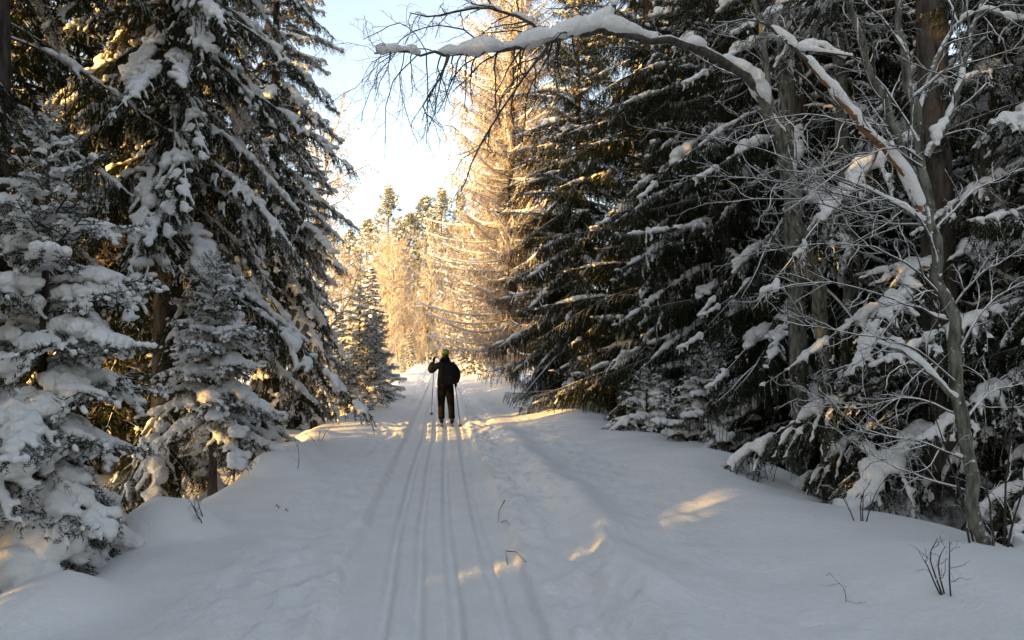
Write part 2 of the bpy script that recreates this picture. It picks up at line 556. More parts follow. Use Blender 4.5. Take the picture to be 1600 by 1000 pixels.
HEAVY = [make_bough(101, 2.9, .05, .74, .75, .22, snow=.98, dens=150, frost=.06, thresh=-.02, sp=.045),
         make_bough(102, 2.4, .08, .78, .8, .24, snow=1.0, dens=150, frost=.06, thresh=-.05, sp=.042),
         make_bough(103, 1.9, .12, .70, .7, .27, snow=.98, dens=150, frost=.06, thresh=-.05, sp=.042),
         make_bough(104, 2.5, .10, .62, .9, .23, snow=.85, dens=150, frost=.07, thresh=.03, sp=.045),
         make_bough(106, 2.1, .02, .85, .8, .25, snow=1.05, dens=150, frost=.06, thresh=-.06, sp=.045),
         make_bough(105, 1.3, .2, .56, .55, .32, snow=1.1, frost=.07, thresh=-.06, sp=.042)]
DARK = [make_bough(201, 2.9, .05, .40, 1.25, .26, dens=150, snow=.75, frost=.14, thresh=.06, sp=.05),
        make_bough(202, 2.3, .06, .46, 1.35, .28, dens=150, snow=.7, frost=.14, thresh=.05, sp=.048),
        make_bough(203, 1.7, .12, .42, 1.1, .32, dens=150, snow=.75, frost=.14, thresh=.03),
        make_bough(204, 2.6, .02, .52, 1.5, .26, dens=150, snow=.5, frost=.16, thresh=.12, sp=.05),
        make_bough(206, 2.2, .0, .62, 1.2, .28, dens=150, snow=.9, frost=.12, thresh=.04, sp=.05),
        make_bough(205, 1.2, .2, .38, .9, .35, dens=150, snow=.8, frost=.14, thresh=.0)]
FAN = [make_bough(251, 2.6, .06, .52, .55, .36, snow=.95, frost=.2, thresh=-.1, reach=.86, sp=.05),
       make_bough(252, 2.1, .08, .58, .6, .38, snow=1.0, frost=.2, thresh=-.12, reach=.86, sp=.048),
       make_bough(253, 1.6, .1, .5, .5, .40, snow=1.0, frost=.22, thresh=-.12, reach=.86, sp=.045),
       make_bough(254, 2.4, .02, .66, .65, .34, snow=.8, frost=.2, thresh=-.02, reach=.8, sp=.05)]
YOUNG = [make_bough(301, 1.25, .18, .42, .35, .38, dens=150, blade=.026, snow=1.25, frost=.2, thresh=-.16, voxel=.014, sp=.042, reach=.6),
         make_bough(302, 1.0, .22, .40, .35, .40, dens=150, blade=.026, snow=1.35, frost=.2, thresh=-.2, voxel=.014, sp=.04, reach=.6),
         make_bough(303, .75, .28, .36, .3, .42, dens=160, blade=.026, snow=1.2, frost=.2, thresh=-.14, voxel=.013, sp=.036, reach=.6),
         make_bough(304, .48, .35, .26, .25, .44, dens=170, blade=.025, snow=.9, frost=.25, thresh=-.1, voxel=.012, sp=.03)]


def trunk_mesh(name, P, Rr, k=12, mat="spruce_bark", seed=0, jit=.06):
    mb = MB()
    tubes(mb, P, Rr, k, 0)
    rng = np.random.RandomState(seed)
    v = mb.v[0]
    n = len(P)
    c = np.repeat(np.asarray(P, float), k, axis=0)
    v += (v - c) * rng.normal(0, jit, (len(v), 1))
    return mb.mesh(name, [mat])


def spruce(label, x, y, H, Rad, n, sets, seed, group=None, cb=0.6, name="spruce_tree", pw=.75, tr=None, keep=None, nosnow=0.0, tilt0=-8, tilt1=35, lean=(0, 0), cat="spruce tree", fpow=1.0, minlen=.16, lenjit=(.75, 1.2), tj=7):
    rng = np.random.RandomState(seed)
    z0 = gz(x, y)
    root = thing(name, label, cat, (x, y, z0), 0, group)
    tr = tr or .012 * H + .02
    hh = np.linspace(-.35, H, 18)
    lx = lambda h: lean[0] * (h / H) ** 1.3 if h > 0 else 0.0
    ly = lambda h: lean[1] * (h / H) ** 1.3 if h > 0 else 0.0
    P = np.array([[lx(h), ly(h), h] for h in hh])
    rr = tr * np.clip(1 - np.maximum(hh, 0) / H, 0.02, 1) ** .9 + .004 + .25 * tr * np.exp(-np.maximum(hh, 0) / .25)
    link("trunk", trunk_mesh("trunk", P, rr, 12, seed=seed), root)
    for i in range(n):
        f = ((i + rng.uniform(.2, .8)) / n) ** fpow
        h = cb + (H - cb) * f * .985
        ln = (Rad * (1 - f) ** pw) * rng.uniform(*lenjit) + minlen
        az = i * 2.39996 + rng.normal(0, .35)
        if keep and not keep(az % (2 * math.pi), h, ln):
            continue
        c = sorted(sets, key=lambda b: abs(math.log(b[0] / ln)) + .5 * rng.rand())[0]
        s = ln / c[0]
        o = link("bough", c[1], root)
        o.location = (lx(h), ly(h), h)
        tl = R(tilt0 + (tilt1 - tilt0) * f ** 1.3 + rng.normal(0, tj))
        o.rotation_euler = (rng.normal(0, .08), -tl, az)
        o.scale = (s, s * rng.uniform(.9, 1.15), s * (1 if s > .6 else .9))
        if c[2] is not None and rng.rand() > nosnow:
            link("snow_cushion", c[2], o)["kind"] = "stuff"
    # leader shoot at the top
    return root


# ------------------------------------------------------------------ the ground
def axis(parts):
    out = [np.array([parts[0][0]])]
    for a, b, s0, s1 in parts:
        x = a; xs = []
        while x < b - 1e-6:
            f = (x - a) / (b - a)
            x = min(b, x + s0 + (s1 - s0) * f); xs.append(x)
        out.append(np.array(xs))
    return np.concatenate(out)
ru = axis([(0, 1.6, .022, .022), (1.6, 6, .03, .12), (6, 40, .15, 3), (40, 1500, 5, 250)])
U = np.concatenate([-ru[::-1], ru[1:]])
YY = axis([(-400, -10, 60, 3), (-10, 2.5, 1.2, .1), (2.5, 9, .035, .05), (9, 26, .05, .16), (26, 130, .3, 3), (130, 3000, 6, 400)])
GU, GY = np.meshgrid(U, YY)
GX = GU + trail_x(np.clip(GY, -50, 140))
GZ = ground_z(GX, GY)
mb = MB()
ny, nu = GX.shape
ii = (np.arange(ny - 1)[:, None] * nu + np.arange(nu - 1)[None]).ravel()
mb.add(np.stack([GX, GY, GZ], -1).reshape(-1, 3), quads=np.stack([ii, ii + 1, ii + nu + 1, ii + nu], 1))
g = link("snow_ground", mb.mesh("snow_ground", ["ground_snow"]))
g["kind"] = "structure"

# ------------------------------------------------------------------ trailside spruces
PI = math.pi
def at(px, d):
    return (px - 800.0) / F_PX * d, d

x, y = at(262, 13.0)
spruce("tall spruce with long drooping boughs under thick snow, behind the two young spruces", x, y, 19, 3.35, 215, HEAVY, 11, cb=.7, pw=.6, tilt0=-14, tilt1=20,
       keep=lambda a, h, l: not (h < 3.6 and .9 < a < 2.3) and (h > 5.4 or not (1.9 < a < 4.95) or (h * 9.7) % 1 < .1 or (h < 1.5 and a > 4.2)))
x, y = at(-20, 10.6)
spruce("tall spruce with thin hanging snowy boughs behind the large-cushioned young spruce", x, y, 18, 2.4, 175, HEAVY[2:4] + DARK[:3], 12, cb=3.0, pw=.6, tilt0=-16, tilt1=20, nosnow=.25,
       keep=lambda a, h, l: (h > 8.5 or 1.0 < a < 5.0 or (h * 9.7) % 1 < .35) and (h > 3.4 or (1.2 < a < 4.4) or (h * 9.7) % 1 < .3))
x, y = at(425, 19.5)
spruce("snow-laden spruce directly behind the tall drooping spruce, along the trail", x, y, 16, 2.35, 165, HEAVY, 13, cb=2.5, pw=.7, tilt0=-14)
x, y = at(470, 27.0)
spruce("medium snow-covered spruce between the tall trailside spruces and the frosted birch", x, y, 11.5, 2.0, 120, HEAVY, 14, cb=.4, pw=.75, tilt0=-12)
x, y = at(562, 31.0)
spruce("shaded snow-heavy spruce behind the small sunlit spruces at the trail edge", x, y, 5.2, 1.4, 80, FAN[1:3] + YOUNG[:2], 15, cb=.3, tilt0=-10)
x, y = at(588, 29.5)
spruce("low bushy snow-covered spruce leaning out over the trail edge beyond the sunlit ones", x, y, 3.3, 1.0, 66, YOUNG + HEAVY[5:], 16, cb=.15, tilt0=-6)
x, y = at(574, 24.5)
spruce("small golden sunlit spruce at the trail edge", x, y, 2.3, .75, 60, YOUNG, 17, cb=.1, tilt0=0, tilt1=40, group="small sunlit spruces")
x, y = at(545, 23.2)
spruce("tiny sunlit spruce bush beside the small golden spruce", x, y, 1.5, .6, 40, YOUNG, 18, cb=.08, tilt0=0, tilt1=40, group="small sunlit spruces")
x, y = at(68, 5.9)
spruce("young spruce carrying large rounded snow cushions, beside the snow hump at the trail edge", x, y, 3.75, 1.35, 74, YOUNG, 21, cb=.5, pw=.85, lenjit=(.55, 1.25), tilt0=-24, tilt1=48, tj=9, tr=.05, minlen=.12, name="young_spruce")
x, y = at(336, 10.6)
spruce("slim young spruce with bare lower trunk in front of the tall drooping spruce", x, y, 3.25, 1.0, 54, YOUNG, 22, cb=.95, pw=.7, tilt0=-16, tilt1=45, tr=.055, minlen=.1, name="young_spruce")

x, y = at(905, 27.0)
spruce("dark broad spruce at the trail edge beside the golden larch", x, y, 16, 3.4, 280, DARK, 31, lenjit=(.5, 1.25), cb=.5, pw=.6, tilt0=-10, tj=11, nosnow=.1)
x, y = at(1015, 20.5)
spruce("tall dark spruce with hanging twigs, next along from the broad one by the larch", x, y, 19, 3.0, 285, DARK, 32, lenjit=(.5, 1.25), cb=.5, pw=.55, tilt0=-10, tj=12, nosnow=.25)
x, y = at(1135, 16.0)
spruce("dark spruce with brushy low boughs behind the arching aspen", x, y, 19, 2.8, 270, DARK, 33, lenjit=(.5, 1.25), cb=.4, pw=.55, tilt0=-10, tj=12, nosnow=.3)
x, y = at(1255, 13.2)
spruce("dim spruce standing close behind the bare aspen trunks", x, y, 18, 2.6, 200, DARK, 34, lenjit=(.5, 1.25), cb=.9, pw=.55, tilt0=-12, nosnow=.25)
x, y = at(1468, 8.9)
spruce("thick-trunked spruce with snowy lower boughs sweeping out towards the trail", x, y, 20, 2.6, 170, FAN + DARK[1:3], 35, cb=.7, pw=.5, tr=.2, tilt0=-14,
       keep=lambda a, h, l: (not (a > 1.18 * PI and a < 1.9 * PI)) and (h < 3.2 or (h * 7.3) % 1 < .55))
x, y = at(1660, 8.2)
spruce("spruce with clumped snow on its low boughs, beside the thick-trunked spruce", x, y, 15, 2.0, 120, FAN[1:] + DARK[2:3], 36, cb=.35, pw=.6, tilt0=-10, nosnow=.1)
x, y = at(1105, 13.6)
spruce("knee-high spruce sapling with rounded snow tufts at the foot of the dark trailside spruces", x, y, 1.7, .9, 45, YOUNG, 37, cb=.12, tilt0=-2, tilt1=35, name="spruce_sapling")
x, y = at(1010, 15.2)
spruce("tiny snow-tufted spruce at the lip of the bank under the dark spruces", x, y, 1.2, .65, 36, YOUNG, 38, cb=.1, tilt0=-2, tilt1=35, name="spruce_sapling")


# ------------------------------------------------------------------ forest spruces (joined crowns, copied)
def forest_spruce_meshes(seed, H, Rad, n, cb, snowy, rime=None):
    rng = np.random.RandomState(seed)
    mb = MB(); ms = MB()
    for i in range(n):
        f = (i + rng.rand()) / n
        h = cb + (H - cb) * f * .99
        ln = Rad * (1 - f) ** .65 * rng.uniform(.7, 1.2) + .2
        az = i * 2.39996 + rng.normal(0, .3)
        ca, sa = math.cos(az), math.sin(az)
        t = np.linspace(0, 1, 7)
        dr = .45 - .35 * f
        ax = np.stack([ln * t, np.zeros(7), ln * (.08 * t - dr * t ** 1.5)], 1)
        rot = np.array([[ca, -sa, 0], [sa, ca, 0], [0, 0, 1]])
        tubes(mb, (ax @ rot.T) + [0, 0, h], np.linspace(.02, .006, 7), 3, 0)
        k = int(26 + 60 * ln)
        s = rng.uniform(.12, 1, k)
        p0 = interp_poly(ax, s)
        sd = np.where(rng.rand(k) < .5, -1, 1)
        wl_ = (.34 * ln * np.minimum(1, .4 + 2 * s) * (1 - s) ** .7 + .1) * rng.uniform(.4, 1.2, k)
        dirv = norm(np.stack([rng.uniform(.3, 1, k), sd * rng.uniform(.5, 1, k), -rng.uniform(.1, 1.1, k)], 1))
        p1 = p0 + dirv * (wl_ * rng.uniform(0, .7, k))[:, None]
        p2 = p1 + norm(dirv + rng.normal(0, .35, (k, 3)) + [0, 0, -.5]) * rng.uniform(.14, .32, k)[:, None]
        wv = norm(np.cross(p2 - p1, rng.normal(0, 1, (k, 3)))) * .03
        V = np.stack([p1 - wv, p1 + wv, p2], 1)
        fr = np.where(rng.rand(k) < (rime or .28 * snowy), rng.uniform(.3, .9, k), 0)
        mb.add((V.reshape(-1, 3) @ rot.T) + [0, 0, h], tris=np.arange(3 * k).reshape(-1, 3), mat=1, frost=np.repeat(fr, 3))
        q = int((4 + 5 * ln) * snowy + rng.rand())
        if q:
            s = rng.uniform(.15, 1, q)
            c = interp_poly(ax, s); c[:, 1] += rng.normal(0, .13 * ln, q) * (1 - s); c[:, 2] += .03 - .2 * np.abs(c[:, 1])
            blobs(ms, (c @ rot.T) + [0, 0, h], rng.uniform(.05, .15, q) * (.6 + .4 * min(1, ln)), 1.15, 1.15, .55, OCT, rng=rng, jit=.12)
    hh = np.linspace(-.4, H, 10)
    tm = MB()
    tubes(tm, np.stack([0 * hh, 0 * hh, hh], 1), .012 * H * np.clip(1 - np.maximum(hh, 0) / H, .03, 1), 8, 0)
    return (tm.mesh("trunk", ["spruce_bark"]), mb.mesh("crown", ["limb_bark", "needles"], smooth=False), ms.mesh("snow_cushions", ["bough_snow"]))


def octa():
    v, f = ico(1)
    return v, f
OCT = octa()
FOREST = [forest_spruce_meshes(401, 17, 2.6, 150, 1.2, 1.0), forest_spruce_meshes(402, 14, 2.3, 130, .8, 1.0),
          forest_spruce_meshes(403, 19, 2.7, 150, 2.2, .55), forest_spruce_meshes(404, 9, 1.7, 100, .4, 1.2),
          forest_spruce_meshes(405, 16, 2.2, 110, .8, .06, .14), forest_spruce_meshes(406, 12, 1.9, 95, .5, .08, .16),
          forest_spruce_meshes(407, 20, 2.6, 170, 3.6, .12, .14)]  # last variant: crown raised to stop upper sun and pass low rays


def forest(v, x, y, rz, s, label, group, name="spruce_tree"):
    r = thing(name, label, "spruce tree", (x, y, gz(x, y)), rz, group)
    r.scale = (s, s, s)
    a, b, c = FOREST[v]
    link("trunk", a, r); link("crown", b, r); link("snow_cushions", c, r)["kind"] = "stuff"
    return r


rng = np.random.RandomState(5)
def scatter(boxes, minsep, tries, taken):
    pts = []
    for _ in range(tries):
        x0, x1, y0, y1 = boxes
        p = (rng.uniform(x0, x1), rng.uniform(y0, y1))
        if all((p[0] - q[0]) ** 2 + (p[1] - q[1]) ** 2 > minsep ** 2 for q in pts + taken):
            pts.append(p)
    return pts
heroes = [(-5.57, 13), (-6.5, 10.6), (-5.6, 19.5), (-6.2, 26), (-3.4, 5.9), (-3.9, 10.6)]
GLOWBIRCH = []
LS = scatter((-26, -5.6, -22, 7), 2.5, 420, heroes) 
LS2 = scatter((-12.0, -6.3, 7, 25), 2.6, 200, heroes + LS)
LS3 = scatter((-22, -11, 26, 36), 2.6, 60, LS2)
SLOPE = math.tan(SUN_TRAVEL)
for (x, y) in LS + LS2 + LS3:
    u = x - trail_x(y)
    c = y - SLOPE * x
    if (c > 15.5 and x < -12.2 and y < 20) or (x < -16.5 and (12.2 < c < 15.3 or abs(c - 5.6) < 1.1)) or u > -5.2 or (y > 7 and u > -6.4) or (2 < y < 9 and x > -0.64 * y - 3.2) or (y > 7 and y < 26 and (25 < c < 30.2 or 17.6 < c < 22)) or (y >= 26 and x > -.44 * y):
        continue
    v = 6 if (12.2 < c < 15.3 or abs(c - 5.6) < 1.1) else rng.choice([0, 1, 2]) if y < 7 else (rng.choice([4, 5]) if y < 26 else rng.choice([3, 5]))  # high-crowned trees set in these bands so low sun streaks reach the trail
    forest(v, x, y, rng.uniform(0, 6.28), rng.uniform(.8, 1.1) * (.75 if y > 26 else 1),
           "spruce of the glowing forest behind the snow-laden trailside spruces", "spruces in the glowing forest")
for (cc, x) in ((20.4, -9.4), (23.6, -10.8), (26.6, -9.4), (29.4, -10.6), (31.8, -9.8)):  # spruces added as sun blockers, open below for the low light
    forest(6, x, cc + SLOPE * x, cc * 3.0, rng.uniform(.92, 1.05), "tall spruce added to block high sun, its bare lower trunk letting low rays through", "added sun-blocking spruces")
for (px, d, v) in ((110, 17, 4), (150, 20.5, 5), (192, 16.5, 5), (245, 19.5, 4), (60, 18.5, 4), (20, 16, 5), (130, 31, 5), (205, 34, 5), (225, 30, 4), (85, 24, 5), (170, 27.5, 4), (255, 25, 5)):
    x, y = at(px, d)
    if 25.6 < y - SLOPE * x < 28.6 and x > -11:
        continue
    forest(v, x, y, px * .3, rng.uniform(.7, .95), "spruce of the glowing forest behind the snow-laden trailside spruces", "spruces in the glowing forest")
for (px, d, v, sc_) in ((120, 22, 2, .9), (165, 24, 2, 1.0), (205, 21, 2, .8), (240, 28, 1, .8), (185, 31, 0, .75), (140, 28, 1, .8), (90, 21, 2, 1.1), (175, 17.5, 2, .75), (215, 18.5, 2, .8), (130, 18, 2, .8), (235, 23, 2, 1.0), (195, 26, 1, .8), (225, 36, 1, .9), (260, 33, 2, 1.1), (155, 19, 2, .6)):
    GLOWBIRCH.append((px, d, v, sc_))  # birches added so their sparse pale twigs carry the forest's golden glow
RB = scatter((4.6, 22, -24, 2.5), 2.8, 260, [])  # out-of-view trees added to close off skylight from the right and behind
for (x, y) in RB:
    if x < 8.5 or (y > -4 and x < 6.4 + .5 * (y + 4)):
        continue
    forest(rng.choice([0, 1, 2]), x, y, rng.uniform(0, 6.28), rng.uniform(.85, 1.15), "unseen spruce added beside and behind the camera to dim the skylight", "spruces in the dark woods")
RS = scatter((5.5, 20, 2, 50), 2.5, 420, [(2.2, 27), (3.5, 20.5), (4.3, 16), (4.8, 13.2), (4.7, 8.9), (5.6, 8.2)])
for (x, y) in RS:
    u = x - trail_x(y)
    if u < 6.9 or x > .75 * y + 6:
        continue
    forest(rng.choice([0, 1, 2, 2]), x, y, rng.uniform(0, 6.28), rng.uniform(.8, 1.1),
           "unseen spruce added beside and behind the camera to dim the skylight", "spruces in the dark woods")
# spruces further along
for (px, d, v, s, lb) in ((578, 58, 3, .95, "slender dark spruce standing alone before the frosted birches"),
                          (640, 88, 3, .5, "short spruce plastered white with snow where the trail ends"),
                          (628, 84, 3, .33, "little snow-plastered spruce beside the short white one at the trail's end"),
                          (655, 92, 3, .42, "snow-plastered young spruce half behind the skier's line of trail"),
                          (668, 96, 1, .8, "dark narrow spruce rising among the golden birches"),
                          (742, 55, 3, .8, "snow-white spruce under the golden larch"),
                          (530, 44, 3, .55, "shaded spruce behind the low bushy trailside spruce")):
    x, y = at(px, d)
    forest(v, x, y, px * .7, s, lb, None)


# ------------------------------------------------------------------ recursive bare trees
class Grow:
    def __init__(self, rng, nc, ratio, ang, grav, wander, npts=(9, 6, 5, 4, 4)):
        self.rng, self.nc, self.ratio, self.ang, self.grav, self.wander, self.npts = rng, nc, ratio, ang, grav, wander, npts
        self.out = {}

    def run(self, p, d, Ln, r, lv, path=None):
        rng = self.rng
        n = self.npts[lv]
        if path is None:
            P = [np.array(p, float)]
            d = np.array(d, float); d /= np.linalg.norm(d)
            for i in range(n - 1):
                d = d + rng.normal(0, self.wander[lv], 3) + np.array([0, 0, self.grav[lv]]) / (n - 1)
                d /= np.linalg.norm(d)
                P.append(P[-1] + d * Ln / (n - 1))
            P = np.array(P)
        else:
            P = np.asarray(path, float); n = len(P)
            Ln = np.sum(np.linalg.norm(np.diff(P, axis=0), axis=1))
        Rr = np.linspace(r, r * .3 + .0008, n)
        self.out.setdefault((lv, n), []).append((P, Rr))
        if lv < len(self.nc):
            k = self.nc[lv]
            for j in range(k):
                s = self.lo[lv] + (1 - self.lo[lv]) * (j + rng.rand()) / k
                q = interp_poly(P, np.array([s]))[0]
                tg = norm(interp_poly(P, np.array([min(1, s + .08)])) - interp_poly(P, np.array([max(0, s - .08)])))[0]
                pr = rng.normal(0, 1, 3); pr = norm(pr - tg * (pr @ tg))
                a = R(self.ang[lv] * rng.uniform(.7, 1.3))
                self.run(q, tg * math.cos(a) + pr * math.sin(a), Ln * self.ratio[lv] * rng.uniform(.55, 1.2) * (1.1 - .6 * s), r * (.75 - .4 * s) * .55 + .0006, lv + 1)
    lo = (.2, .15, .1, .1)

    def mesh(self, mb, ks=(8, 5, 3, 3, 3), mats=(0, 0, 1, 1, 1), skip=()):
        for (lv, n), lst in self.out.items():
            if lv in skip:
                continue
            tubes(mb, np.array([a for a, b in lst]), np.array([b for a, b in lst]), ks[lv], mats[lv])


# frosted birches
def birch_meshes(seed, H, nst=1):
    rg = np.random.RandomState(seed)
    tm = MB(); cm = MB()
    for s in range(nst):
        g_ = Grow(rg, (30, 9, 7), (.30, .42, .5), (50, 42, 45), (.25, .25, -.1, -.5), (.05, .12, .16, .2), (10, 6, 4, 4))
        g_.lo = (.16, .12, .1)
        g_.run((rg.normal(0, .25) * (nst > 1), rg.normal(0, .25) * (nst > 1), -.3), (rg.normal(0, .12), rg.normal(0, .12), 1), H * rg.uniform(.85, 1.05), .011 * H, 0)
        # twigs thick enough to carry their rime
        for key in list(g_.out):
            if key[0] >= 2:
                g_.out[key] = [(P, np.maximum(Q, .011)) for P, Q in g_.out[key]]
        g_.mesh(tm, skip=(1, 2, 3)); g_.mesh(cm, mats=(0, 0, 0, 0), skip=(0,))
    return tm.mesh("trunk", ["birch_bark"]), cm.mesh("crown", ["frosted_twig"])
BIRCH = [birch_meshes(501, 15), birch_meshes(502, 13), birch_meshes(503, 8, 2)]


def birch(v, x, y, rz, s, label, group=None, name="birch_tree"):
    r = thing(name, label, "birch tree", (x, y, gz(x, y)), rz, group)
    r.scale = (s, s, s)
    link("trunk", BIRCH[v][0], r); link("crown", BIRCH[v][1], r)
    return r


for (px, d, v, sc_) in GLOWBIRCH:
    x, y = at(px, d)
    birch(v, x, y, px * .9, sc_, "frosted birch added to carry the golden glow in the gap between the tall drooping spruce and its neighbour", "birches added for the glow inside the forest")
x, y = at(478, 35)
birch(0, x, y, 1.0, 1.05, "golden frosted birch rising behind the snow-laden trailside spruces")
for (px, d, v, s) in ((600, 92, 0, 1.05), (622, 90, 1, 1.15), (645, 95, 0, 1.1), (668, 90, 1, 1.1), (585, 96, 1, 1.2), (632, 102, 0, 1.2), (690, 98, 0, 1.15),
                      (610, 106, 0, 1.15), (655, 108, 1, 1.3), (560, 100, 0, 1.1), (540, 104, 1, 1.2), (715, 92, 1, 1.2), (700, 84, 0, .9), (740, 98, 0, 1.2),
                      (518, 96, 0, 1.1), (592, 86, 1, .95), (612, 84, 2, 1.2), (630, 97, 0, 1.15), (652, 88, 1, 1.0), (676, 94, 0, 1.2), (570, 90, 0, .95), (603, 99, 1, 1.3), (640, 91, 2, 1.4), (480, 102, 1, 1.2), (770, 94, 1, 1.2), (440, 105, 0, 1.2), (400, 100, 1, 1.1)):
    x, y = at(px, d)
    birch(v, x, y, px * 1.3, s, "pale golden frosted birch in the stand where the trail ends", "golden birches at the trail's end")
for (px, d, v, s) in ((705, 66, 2, .8), (722, 60, 2, .75), (735, 70, 2, .9), (716, 76, 2, .85), (745, 62, 2, .8), (610, 82, 2, .5), (596, 78, 2, .5), (660, 84, 2, .45), (690, 86, 2, .7), (575, 74, 2, .55)):
    x, y = at(px, d)
    birch(v, x, y, px * 2.1, s, "low sunlit frosted birch bush beside the far stretch of trail", "frosted bushes along the far trail", "birch_bush")


# pines
def pine_meshes(seed, H):
    rg = np.random.RandomState(seed)
    mb = MB(); ms = MB(); tm = MB()
    for i in range(60):
        f = (i + rg.rand()) / 60
        h = H * (.42 + .57 * f)
        ln = (2.6 * math.sin(math.pi * min(1, .22 + .8 * f)) + .35) * rg.uniform(.6, 1.1)
        az = i * 2.4 + rg.normal(0, .4)
        d = np.array([math.cos(az), math.sin(az), .25])
        tubes(mb, np.array([[0, 0, h], d * ln * .5 + [0, 0, h], d * ln + [0, 0, h + .15]]), np.array([.06, .04, .015]), 3, 0)
        for c in range(5):
            cp = d * ln * (.45 + .14 * c) + [0, 0, h] + rg.normal(0, .28, 3)
            k = 42
            dr = norm(rg.normal(0, 1, (k, 3)) + [0, 0, .4])
            p1 = cp + rg.normal(0, .14, (k, 3)); p2 = p1 + dr * rg.uniform(.2, .45, (k, 1))
            w = norm(np.cross(dr, rg.normal(0, 1, (k, 3)))) * .035
            fr = np.where(rg.rand(k) < .42, rg.uniform(.3, .8, k), 0)
            mb.add(np.stack([p1 - w, p1 + w, p2], 1).reshape(-1, 3), tris=np.arange(3 * k).reshape(-1, 3), mat=1, frost=np.repeat(fr, 3))
            if rg.rand() < .55:
                blobs(ms, cp + [0, 0, .15], [rg.uniform(.12, .26)], 1.2, 1.2, .55, OCT, rng=rg, jit=.12)
    hh = np.linspace(-.4, H * .98, 10)
    tubes(tm, np.stack([.2 * np.sin(hh * .2), .1 * np.sin(hh * .3), hh], 1), .014 * H * np.clip(1 - np.maximum(hh, 0) / H, .05, 1) + .02, 8, 0)
    return tm.mesh("trunk", ["pine_bark"]), mb.mesh("crown", ["pine_bark", "pine_needles"], smooth=False), ms.mesh("snow_cushions", ["bough_snow"])
PINE = [pine_meshes(601, 24), pine_meshes(602, 21)]
for (px, d, v, s, lb) in ((606, 112, 0, 1.06, "tallest sunlit pine, its crown standing above the golden birches"),
                          (640, 118, 1, 1.08, "sunlit pine in the row above the golden birches"),
                          (664, 114, 1, 1.12, "sunlit pine in the row above the golden birches"),
                          (690, 110, 0, 1.0, "sunlit pine in the row above the golden birches"),
                          (572, 116, 1, 1.0, "sunlit pine in the row above the golden birches"),
                          (545, 120, 1, .95, "sunlit pine in the row above the golden birches"),
                          (720, 116, 0, 1.0, "sunlit pine in the row above the golden birches"),
                          (505, 122, 0, .95, "sunlit pine in the row above the golden birches"),
                          (455, 118, 1, 1.0, "sunlit pine in the row above the golden birches")):
    x, y = at(px, d)
    r = thing("pine_tree", lb, "pine tree", (x, y, gz(x, y)), px * .9, "pines above the birches")
    r.scale = (s, s, s)
    link("trunk", PINE[v][0], r); link("crown", PINE[v][1], r); link("snow_cushions", PINE[v][2], r)["kind"] = "stuff"


# larch
def larch_bough(seed, Ln):
    rg = np.random.RandomState(seed)
    mb = MB()
    n = 12
    t = np.linspace(0, 1, n)
    A = np.stack([Ln * t, .04 * Ln * np.sin(t * 5 + seed), Ln * (-.16 * t + .26 * t ** 2.4)], 1)
    tubes(mb, A, np.linspace(.035, .012, n), 5, 0)
    tw = []; rr = []; snow = []; srad = []
    for i in range(int(Ln / .05)):
        s = .1 + .9 * (i + rg.rand()) / int(Ln / .05)
        p = interp_poly(A, np.array([s]))[0]
        l = rg.uniform(.25, .8) * (1.1 - .6 * s)
        d = np.array([rg.normal(.2, .4), rg.choice([-1, 1]) * rg.uniform(.1, .8), -rg.uniform(.2, 1.0)]); d /= np.linalg.norm(d)
        q = np.linspace(0, 1, 4)[:, None]
        B = p + d * l * q + np.array([0, 0, -1]) * .35 * l * q ** 2
        tw.append(B); rr.append(np.linspace(.011, .007, 4))
        for j in range(4):
            x_ = rg.uniform(.15, 1)
            pp = interp_poly(B, np.array([x_]))[0]
            e = norm(d * .5 + rg.normal(0, .6, 3) + [0, 0, -.4]) * l * rg.uniform(.2, .45)
            tw.append(pp + e * q); rr.append(np.linspace(.009, .006, 4))
    tubes(mb, np.array(tw), np.array(rr), 3, 1)
    for x_ in np.arange(.12, 1, .05 / Ln):
        if vnoise(x_ * Ln * 2, seed, 8) > -.25:
            snow.append(interp_poly(A, np.array([x_]))[0] + [0, 0, .03]); srad.append(rg.uniform(.05, .085))
    return (Ln, mb.mesh("bough", ["limb_bark", "larch_twig"]), snow_mesh("snow_cushion", snow, srad, .028))
LARCH = [larch_bough(701, 4.2), larch_bough(702, 3.2), larch_bough(703, 2.2)]
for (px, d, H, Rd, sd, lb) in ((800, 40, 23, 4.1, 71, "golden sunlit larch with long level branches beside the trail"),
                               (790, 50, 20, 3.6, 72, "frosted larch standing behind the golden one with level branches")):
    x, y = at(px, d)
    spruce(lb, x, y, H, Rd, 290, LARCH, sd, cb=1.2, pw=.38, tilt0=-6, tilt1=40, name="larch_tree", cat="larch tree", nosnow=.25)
for ch in bpy.data.objects:
    pass


# ------------------------------------------------------------------ bare trees of the foreground
def path_px(pts):
    return np.array([pix(*p) for p in pts])


def resample(P, n):
    P = np.asarray(P, float)
    # Catmull-Rom through the given points
    Q = np.vstack([2 * P[0] - P[1], P, 2 * P[-1] - P[-2]])
    s = np.linspace(0, len(P) - 1 - 1e-6, n); i = s.astype(int); f = (s - i)[:, None]
    a, b, c, d = Q[i], Q[i + 1], Q[i + 2], Q[i + 3]
    return .5 * ((2 * b) + (c - a) * f + (2 * a - 5 * b + 4 * c - d) * f ** 2 + (3 * b - a - 3 * c + d) * f ** 3)


